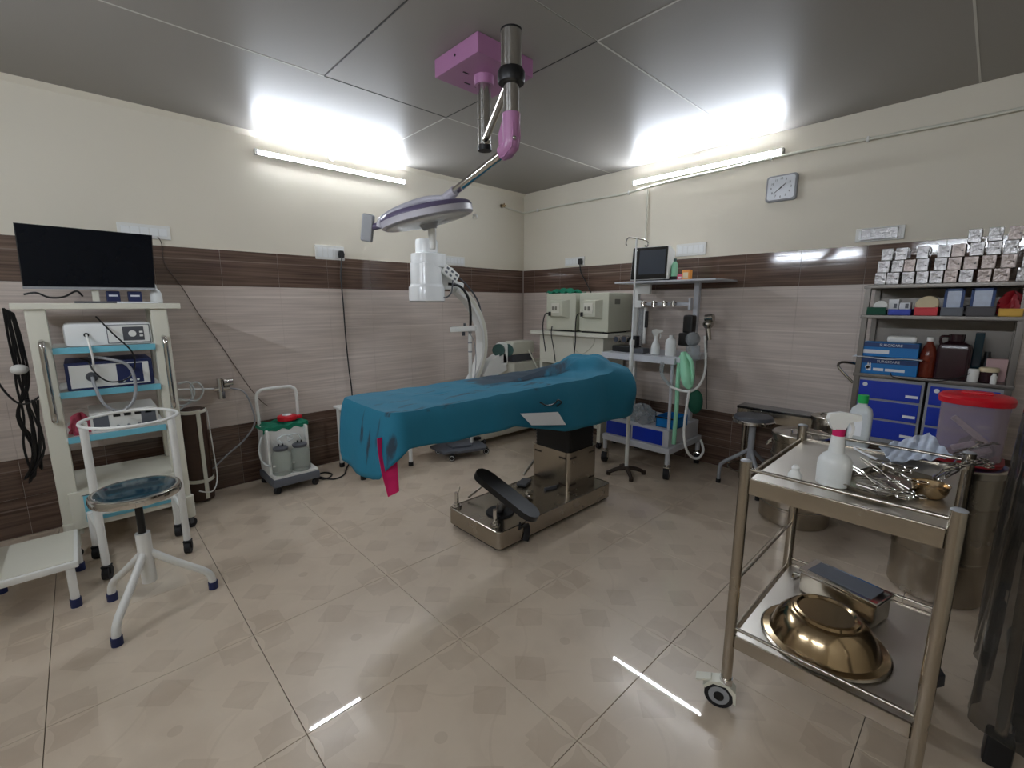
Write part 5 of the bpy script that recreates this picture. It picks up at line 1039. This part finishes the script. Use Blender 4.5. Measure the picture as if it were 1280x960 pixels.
for k, (yc_, w_, lab) in enumerate(((yc1, wc1 * 1.0, 'clear blue framed lid standing upright in the grey bin'), (yk + .0, wk * .92, 'clear blue framed lid standing upright in the black bin'))):
    tt = T('bin_lid', lab, 'lid', (RX + .02, yc_, zs2_ + .02)); z_ = zs2_ + .02; h_ = zs1 - .03 - z_; w2 = w_ / 2 - .008
    fr = MB()
    for p_, q_ in (((-w2, 0), (w2, .01)), ((-w2, h_ - .012), (w2, h_)), ((-w2, 0), (-w2 + .012, h_)), ((w2 - .012, 0), (w2, h_))): fr.bb((RX + .012, yc_ + p_[0], z_ + p_[1]), (RX + .02, yc_ + q_[0], z_ + q_[1]), .001)
    tt.p('frame', fr, 'blue_dark'); tt.p('pane', MB().bb((RX + .014, yc_ - w2 + .01, z_ + .008), (RX + .018, yc_ + w2 - .01, z_ + h_ - .01)), 'paper_blue')
single('dark_packets', crumple((RX + .06, yk, zs2_ + .006), .05, .07, .05, 4), 'box_dark', 'dark packets piled in the black bin', 'packets', None, None, 'stuff')
single('red_pouch', crumple((RX + .06, yy, zs2_ + .006), .05, .055, .1, 8), 'red_dark', 'dark red pouch stuffed into the yellow bin', 'pouch')
# middle shelf
def rb(px0, px1, py0, x): a, b = WR(px0, 440, x), WR(px1, 440, x); return b.y, a.y
TM = Matrix(((0, 0, -1, 0), (-1, 0, 0, 0), (0, 1, 0, 0), (0, 0, 0, 1)))
gy0, gy1 = rb(1075, 1150, 0, RX + .01)
def glove(label, z_, h_, y0_, y1_, top):
    t = T('glove_box', label, 'box', (RX + .07, (y0_ + y1_) / 2, z_), 0, 'blue glove boxes')
    b = t.p('carton', MB().bb((RX + .01, y0_, z_), (RX + .13, y1_, z_ + h_), .002), 'blue_sign')
    t.p('dark_band', MB().bb((RX + .0085, y0_ + .0005, z_ + h_ * .68), (RX + .0105, y1_ - .0005, z_ + h_ * .97)), 'blue_dark', b)
    if top: t.p('white_strip', MB().bb((RX + .0085, y1_ - .125, z_ + .018), (RX + .0105, y1_ - .005, z_ + .04)), 'paper', b)
    else:
        for p_, q_ in ((.045, .075), (.08, .135)): t.p('white_strip', MB().bb((RX + .0085, y1_ - q_ * 1.6, z_ + .02), (RX + .0105, y1_ - p_ * 1.6, z_ + .036)), 'paper', b)
        t.p('hand_print', MB().bb((RX + .0085, y1_ - .062, z_ + .018), (RX + .0105, y1_ - .038, z_ + .045), .0008).cyl((RX + .0085, y1_ - .045, z_ + .04), (RX + .0105, y1_ - .045, z_ + .04), .012, n=12).bb((RX + .0085, y1_ - .06, z_ + .04), (RX + .0105, y1_ - .052, z_ + .068), .0008).bb((RX + .0085, y1_ - .049, z_ + .04), (RX + .0105, y1_ - .043, z_ + .072), .0008), 'paper', b)
    text('lettering', 'SURGICARE', .02, 'paper', b, Matrix.Translation(Vector((RX + .0083 - t.o.location.x, (-.004), h_ * .82))) @ TM)
    return t
glove('blue glove box with white hand print, lower of the two', zs3, .092, gy0, gy1, False)
single('folded_white_sheet', MB().sheet(lambda u, v: (RX - .02 + .16 * v, gy0 - .015 + (gy1 - gy0 + .045) * u, zs3 + .0955 + .004 * math.sin(9 * u) * (1 - v)), 14, 6, .003), 'paper', 'white paper sheet lying between the two glove boxes', 'paper')
zg = zs3 + .103
glove('blue glove box on top of the white sheet', zg, .083, gy0 + .006, gy1 - .01, True)
q0, q1 = rb(1107, 1145, 0, RX + .06)
single('cotton_roll', MB().box((RX + .06, (q0 + q1) / 2, zg + .083 + .02), (.06, q1 - q0, .04), .015, None, 3), 'white', 'white cotton roll resting on the upper glove box', 'roll')
def rbottle(name, label, px, x, prof, m, cap, capz, capr, sx=1., sy=1.):
    y = WR(px, 440, x).y; t = T(name, label, 'bottle', (x, y, zs3)); t.p('body', MB().lathe(prof, (x, y, zs3), 26, None, sx, sy), m); t.p('cap', MB().cyl((x, y, zs3 + capz), (x, y, zs3 + capz + .022), capr), cap); return t
rbottle('antiseptic_bottle', 'clear bottle of amber antiseptic beside the glove boxes', 1161, RX + .06, [(.032, 0), (.037, .006), (.037, .07), (.034, .08), (.037, .09), (.036, .13), (.026, .17), (.014, .195), (.012, .205)], 'amber', 'white', .203, .016)
y = WR(1193, 440, RX + .08).y
t = T('dark_jug', 'large dark brown square plastic jug in the middle of the rack', 'jug', (RX + .09, y, zs3))
t.p('body', MB().rings([[Vector((RX + .09 + a * k, y + b * k, zs3 + z_)) for a, b in rrect(-.062, .062, -.07, .07, .02)] for k, z_ in ((.95, 0), (1, .008), (1, .165), (.9, .19), (.5, .205), (.42, .21))]), 'jug_dark')
t.p('cap', MB().cyl((RX + .09, y, zs3 + .208), (RX + .09, y, zs3 + .245), .034), 'jug_dark'); t.p('handle', MB().tube([(RX + .04, y + .055, zs3 + .19), (RX + .03, y + .06, zs3 + .23), (RX + .05, y + .03, zs3 + .235)], .007, 8), 'jug_dark')
q0, q1 = rb(1216, 1228, 0, RX + .12)
single('teal_file', MB().bb((RX + .12, q0, zs3), (RX + .2, q1, zs3 + .255), .003), 'seat_teal', 'tall teal file standing behind the small jars on the rack', 'file')
y = WR(1219, 455, RX + .02).y
single('white_pot', MB().lathe([(.02, 0), (.022, .003), (.022, .065), (.019, .069), (.005, .069)], (RX + .03, y, zs3), 22), 'white', 'small white pot at the front right of the middle shelf', 'pot')
y = WR(1238, 455, RX + .05).y
t = T('dark_jar', 'dark jar with wide cream lid on the right of the middle shelf', 'jar', (RX + .05, y, zs3)); t.p('body', MB().lathe([(.03, 0), (.034, .004), (.034, .055), (.03, .06)], (RX + .05, y, zs3), 24), 'jug_dark'); t.p('lid', MB().lathe([(.037, .058), (.039, .062), (.039, .076), (.034, .08), (.01, .08)], (RX + .05, y, zs3), 24), 'skin_beige')
y = WR(1246, 452, RX + .03).y
single('small_vial', MB().lathe([(.011, 0), (.012, .002), (.012, .04), (.007, .046), (.007, .055)], (RX + .01, y, zs3), 16), 'white', 'tiny white vial before the dark jar', 'vial')
y = WR(1247, 440, RX + .14).y
single('pale_carton', MB().bb((RX + .13, y - .045, zs3), (RX + .18, y + .035, zs3 + .12), .002), 'carton_pink', 'pale pink carton behind the dark jar', 'carton')
y = WR(1235, 440, RX + .17).y
single('black_flask', MB().lathe([(.03, 0), (.034, .005), (.03, .08), (.015, .12), (.012, .15)], (RX + .22, y, zs3), 20), 'black', 'black flask at the back of the middle shelf', 'flask')
single('middle_shelf_wire', MB().tube([WR(1113, 466, RX - .006), WR(1116, 471, RX - .008), WR(1130, 474, RX - .008), WR(1165, 477, RX - .008), WR(1195, 473, RX - .008), WR(1212, 467, RX - .006)], .003, 6), 'black', 'thin black wire hanging across the blue drawers', 'cable')
# blue drawer units
def drawers(label, px0, px1, k_):
    x_ = RX + .01; a, b = WR(px0, 505, x_), WR(px1, 508, x_); y1_, y0_ = a.y, b.y; zt_, zb_ = zs3 - .024, zs4
    t = T('drawer_unit', label, 'drawer unit', (x_ + .12, (y0_ + y1_) / 2, zb_), 0, 'blue drawer units on the rack')
    cs = t.p('case', MB().bb((x_, y0_, zb_), (x_ + .3, y1_, zt_), .003), 'grey')
    n = 3; h_ = (zt_ - zb_ - .03) / n
    for i in range(n):
        z_ = zb_ + .02 + i * h_
        d = t.p('drawer', MB().bb((x_ - .008, y0_ + .012, z_ + .006), (x_ + .002, y1_ - .012, z_ + h_ - .006), .003), 'drawer_blue')
        t.p('label_strip', MB().bb((x_ - .0095, y0_ + .02, z_ + .03), (x_ - .007, y0_ + .075, z_ + .045)), 'paper', d)
        if i == 2: t.p('sticker', MB().cyl((x_ - .0095, y1_ - .04, z_ + h_ - .03), (x_ - .007, y1_ - .04, z_ + h_ - .03), .012, n=18), 'paper', d)
    return t
drawers('blue three drawer unit at the left of the rack', 1068, 1152, 0); drawers('blue three drawer unit behind the red lidded tub', 1156, 1252, 1)
# ================================================================== TROLLEY
tx0, tx1, ty0, ty1 = -2.335, -1.74, -3.765, -3.30
zt_, zl_ = .81, .275
t = T('instrument_trolley', 'stainless steel two tier instrument trolley on castors in the foreground', 'trolley', ((tx0 + tx1) / 2, (ty0 + ty1) / 2, 0))
for x in (tx0, tx1):
    for y in (ty0, ty1):
        l = t.p('leg', MB().cyl((x, y, .1), (x, y, .866), .0165, n=20), 'steel_warm'); t.p('leg_cap', MB().ball((x, y, .866), .0165, (1, 1, .35)), 'grey', l)
        cx_ = x - .0; w_ = MB().cyl((cx_ - .012, y + .0 - .012, .045), (cx_ + .012, y + .012, .045), .001)
        d_ = Vector((-.35, .94, 0)).normalized() if x == tx0 else Vector((.5, .86, 0)); e_ = Vector((-d_.y, d_.x, 0)); P_ = Vector((x, y, .045)) + d_ * .018
        wh = t.p('caster_wheel', MB().cyl(P_ - e_ * .012, P_ + e_ * .012, .045, n=28), 'rubber', l)
        t.p('wheel_disc', MB().lathe([(.03, -.014), (.032, -.0135), (.032, .0135), (.03, .014)], P_, 24, e_), 'grey', l)
        for s_ in (-1, 1): t.p('hub', MB().lathe([(.016, 0), (.016, .002), (.01, .004)], P_ + e_ * s_ * .0142, 18, e_ * s_), 'black', l)
        hood = MB().prism([(-.052, -.01), (-.05, .03), (-.03, .05), (0, .058), (.03, .05), (.05, .028), (.044, .02), (.02, .044), (-.02, .044), (-.04, .02), (-.044, -.008)], d_, (0, 0, 1), e_, P_ - e_ * .021, .042)
        t.p('caster_hood', hood, 'cream' if x == tx0 else 'grey_dark', l)
        t.p('brake_lever', MB().box(P_ + d_ * .05 + Vector((0, 0, .045)), (.05, .034, .008), .003, (0, .3, math.atan2(d_.y, d_.x))), 'cream', l)
        t.p('stem', MB().cyl((x, y, .09), (x, y, .115), .02, n=18), 'chrome', l)
def tray(nm, z_, lip):
    p = t.p(nm, MB().bb((tx0 - .005, ty0 + .012, z_ - .003), (tx1 + .005, ty1 - .012, z_ + .0), .001), 'steel_tray')
    for a, b in (((tx0 - .008, ty0 + .016, z_ - lip), (tx0 + .002, ty1 - .016, z_ + .006)), ((tx1 - .002, ty0 + .016, z_ - lip), (tx1 + .008, ty1 - .016, z_ + .006)), ((tx0 + .016, ty0 - .004, z_ - lip), (tx1 - .016, ty0 + .004, z_ + .006)), ((tx0 + .016, ty1 - .004, z_ - lip), (tx1 - .016, ty1 + .004, z_ + .006))): t.p('lip', MB().bb(a, b, .003), 'steel_warm', p)
tray('top_tray', zt_, .045); tray('lower_tray', zl_, .04)
for z_, nm in ((zt_ + .032, 'top_rail'), (zl_ + .028, 'lower_rail')):
    for a, b in (((tx0, ty0, z_), (tx0, ty1, z_)), ((tx1, ty0, z_), (tx1, ty1, z_))): t.p(nm, MB().cyl(a, b, .0055, n=10), 'steel')
for y_ in (ty1,): t.p('side_rail', MB().cyl((tx0, y_, .46), (tx1, y_, .46), .004), 'steel')
ZT2 = zt_ + .001
# big spray bottle
p = Z(1040, 606, zt_)
pf = [(.035, 0), (.042, .005), (.043, .055), (.042, .075), (.034, .09), (.021, .1), (.018, .125), (.0165, .15)]
ts = spray('cleaning_spray_bottle', 'white spray bottle with magenta collar on the front of the trolley', p.x, p.y, ZT2, 1.0, 'magenta', 'bottle_white', math.radians(-55), pf)
p = Z(1071, 558, zt_)
t = T('distilled_water_bottle', 'translucent water bottle with green cap on the trolley', 'bottle', (p.x, p.y, ZT2))
t.p('body', MB().rings([[Vector((p.x + a * k, p.y + b * k, ZT2 + z_)) for a, b in rrect(-.026, .026, -.034, .034, .014)] for k, z_ in ((.92, 0), (1, .005), (1, .125), (.85, .145), (.45, .158), (.42, .17))]), 'bottle_clear')
t.p('cap', MB().cyl((p.x, p.y, ZT2 + .166), (p.x, p.y, ZT2 + .196), .0165, n=20), 'green_cap')
lx, ly = p.x - .0265, p.y
t.p('paper_label', MB().bb((lx - .0005, ly - .01, ZT2 + .045), (lx + .001, ly + .026, ZT2 + .105)), 'paper')
# small nozzle cap
p = Z(993, 598, zt_)
single('nozzle_cap', MB().lathe([(.018, 0), (.019, .012), (.013, .022), (.009, .026), (.011, .034), (.006, .042)], (p.x, p.y, ZT2), 20), 'white', 'small white nozzle cap on the bare corner of the trolley', 'cap')
# instrument tray (shallow steel dish)
c0_, c1_ = Z(1066, 590, zt_), Z(1150, 636, zt_)
def dish(name, label, cx, cy, lx_, ly_, h_, m, z_, rz=0.):
    t = T(name, label, 'tray', (cx, cy, z_), rz)
    def rg(k, z): return [Vector((a * k, b * k, z)) for a, b in rrect(-lx_, lx_, -ly_, ly_, min(lx_, ly_) * .3)]
    t.p('pan', MB().rings([rg(.9, 0), rg(.97, h_ * .6), rg(1.04, h_), rg(1.0, h_ + .0015), rg(.94, h_ * .6), rg(.88, .003)]), m, None, True); return t
cen = Z(1104, 606, zt_)
dish('instrument_tray', 'shallow steel tray full of instruments on the trolley', cen.x + .0, cen.y, .15, .075, .018, 'steel', ZT2, math.radians(-20))
zi_ = ZT2 + .006
rnd = random.Random(21)
def forceps(label, a, b, z0_, spread=.022, m='chrome'):
    a, b = Vector((a[0], a[1], 0)), Vector((b[0], b[1], 0)); d_ = (b - a); L = d_.length; d_.normalize(); e_ = Vector((-d_.y, d_.x, 0)); o = Vector((0, 0, z0_))
    t = T('surgical_forceps', label, 'forceps', a + o, 0, 'surgical instruments on the trolley')
    for s_ in (-1, 1):
        P_ = lambda k, w_: a + d_ * L * k + e_ * s_ * w_ + o + Vector((0, 0, .0035 + .003 * (s_ + 1)))
        t.p('shank', MB().tube([P_(0, .001), P_(.35, .003), P_(.45, -.003), P_(.8, -spread * .55), P_(.84, -spread * .6)], .0026, 6), m)
        c_ = P_(.92, -spread * .75); t.p('finger_ring', MB().tube([c_ + (d_ * math.cos(2 * math.pi * q / 14) * 1.25 + e_ * math.sin(2 * math.pi * q / 14)) * .0105 for q in range(14)], .0022, 6, 1, True), m)
    t.p('pivot', MB().cyl(a + d_ * L * .4 + o + Vector((0, 0, .002)), a + d_ * L * .4 + o + Vector((0, 0, .012)), .004, n=10), m)
    return t
ins = [((1075, 575), (1150, 626), 'long steel forceps lying diagonally across the instrument tray'), ((1068, 600), (1118, 606), 'short steel forceps at the left end of the instrument tray'), ((1070, 612), (1136, 632), 'steel forceps along the front edge of the instrument tray'), ((1085, 585), (1130, 600), 'steel forceps under the long diagonal one'), ((1095, 578), (1142, 588), 'steel forceps at the back of the instrument tray'), ((1064, 588), (1108, 618), 'steel forceps crossing the left corner of the tray'), ((1110, 596), (1150, 612), 'steel forceps beside the small brass bowl')]
for k, (a, b, lab) in enumerate(ins):
    pa_, pb_ = Z(*a, zt_ + .012), Z(*b, zt_ + .012); forceps(lab, pa_, pb_, zi_ + .004 + .007 * (k % 4))
hg = [((1166, 598), (1212, 566), 'steel forceps with handles raised at the far right corner of the trolley'), ((1180, 600), (1222, 572), 'second steel forceps of the bundle at the far right corner'), ((1172, 588), (1232, 586), 'lowest steel forceps of the bundle by the trolley corner'), ((1190, 580), (1236, 560), 'steel forceps nearest the plastic cover in the corner bundle'), ((1176, 606), (1226, 590), 'steel forceps in front of the corner bundle')]
for k, (a, b, lab) in enumerate(hg):
    pa_, pb_ = Z(*a, zt_ + .02), Z(*b, zt_ + .03); forceps(lab, pa_, pb_, zt_ + .012 + .011 * k, .026)
# brass bowl
p = Z(1160, 622, zt_)
single('small_bowl', MB().lathe([(.02, 0), (.026, .001), (.034, .012), (.0375, .034), (.039, .036), (.036, .034), (.031, .012), (.01, .004)], (p.x + .015, p.y, ZT2), 32, None, 1.1, 1.1), 'brass_steel', 'small brass coloured steel bowl on the trolley', 'bowl')
# crumpled mask and tapes
c_ = Z(1138, 570, zt_)
def msk(u, v):
    a, b, cc, d_ = Z(1098, 566, zt_), Z(1160, 552, zt_), Z(1190, 580, zt_), Z(1112, 586, zt_)
    q = (a * (1 - u) + b * u) * (1 - v) + (d_ * (1 - u) + cc * u) * v
    return (q.x, q.y, ZT2 + .014 + .006 * abs(math.sin(7 * u + 5 * v)) + .005 * abs(math.sin(13 * u - 9 * v + 1)) + .003 * math.sin(29 * u + 17 * v) + .012 * u * (1 - v))
single('crumpled_mask', MB().sheet(msk, 30, 16, .0025), 'paper_blue', 'crumpled pale blue printed cloth mask on the back of the trolley', 'mask')
single('mask_tape', MB().tube([Z(1066, 558, zt_ + .006), Z(1085, 562, zt_ + .006), Z(1105, 564, zt_ + .006), Z(1122, 560, zt_ + .016)], .004, 6), 'paper', 'white tape tied to the crumpled mask', 'tape')
single('second_mask_tape', MB().tube([Z(1068, 560, zt_ + .006), Z(1082, 568, zt_ + .006), Z(1096, 574, zt_ + .006)], .004, 6), 'paper', 'shorter white tape beside the water bottle', 'tape')
cb_ = Z(1078, 552, zt_)
# lower shelf: inverted basins
p = Z(1028, 800, zl_)
t = T('steel_basin', 'upturned brass toned steel basin with wide rim on the lower trolley shelf', 'basin', (p.x, p.y, zl_ + .001))
zz_ = zl_ + .001
t.p('bowl', MB().lathe([(.168, 0), (.172, .003), (.168, .01), (.15, .014), (.142, .03), (.128, .062), (.104, .088), (.088, .094), (.02, .094)], (p.x, p.y, zz_), 56), 'brass_steel')
t.p('rolled_rim', MB().lathe([(.17, .001), (.175, .0045), (.17, .009), (.165, .0045)], (p.x, p.y, zz_), 56, cap=False), 'steel_warm')
t.p('foot_ring', MB().lathe([(.092, .088), (.088, .102), (.08, .104), (.074, .097), (.02, .096)], (p.x, p.y, zz_), 48), 'brass_steel')
# instrument case
p0_ = Z(1052, 742, zl_ + .05)
t = T('instrument_case', 'stainless instrument case with recessed lid on the lower trolley shelf', 'case', (p0_.x + .02, p0_.y - .0, zl_ + .001), math.radians(-14))
t.p('box', MB().box((0, 0, .04), (.115, .24, .08), .008), 'steel', None, True)
l = t.p('lid', MB().box((0, 0, .085), (.125, .25, .016), .006), 'chrome', None, True); t.p('lid_panel', MB().box((0, 0, .094), (.09, .2, .003), .001), 'slate', l, True)
t.p('end_handle', MB().tube([(-.03, .125, .05), (-.035, .15, .048), (-.035, .15, .02), (.035, .15, .02), (.035, .15, .048), (.03, .125, .05)], .004, 6), 'chrome', None, True)
# ================================================================== PLASTIC COVERED EQUIPMENT
t = T('covered_equipment', 'dark equipment under a glossy clear plastic cover at the right edge', 'equipment', (-1.55, -4.1, 0))
t.p('column', MB().bb((-1.75, -4.25, .12), (-1.34, -3.99, 1.16), .02), 'machine_dark')
t.p('base', MB().bb((-1.85, -4.3, .06), (-1.28, -3.95, .12), .02), 'machine_dark')
for x in (-1.8, -1.33):
    for y in (-4.26, -3.98): caster(t, x, y, .03, 'rubber', None, .07)
t.p('steel_upright', MB().cyl((-1.95, -3.93, .1), (-1.9, -3.91, 1.0), .014), 'steel'); t.p('upright_foot', MB().box((-1.95, -3.93, .05), (.06, .06, .1), .01), 'black')
def cov(u, v):
    L = u * 1.02; w_ = .012 * math.sin(40 * u + 2 * v) + .018 * math.sin(17 * u + 1.3) + .006 * math.sin(83 * u - 3 * v)
    z_ = .1 + 1.09 * v
    if L < .3: x, y = -1.98 - .02 * (1 - v), -4.3 + L + .0
    else: x, y = -1.98 + (L - .3), -3.9
    if L < .3: x += w_
    else: y += w_ * .8 + .02 * (1 - v)
    if v > .9: y -= (v - .9) * 1.0; z_ = .1 + 1.09 * (.9 + (v - .9) * .5)
    return (x, y, z_)
t.p('plastic_cover', MB().sheet(cov, 130, 24, .0015), 'polythene')
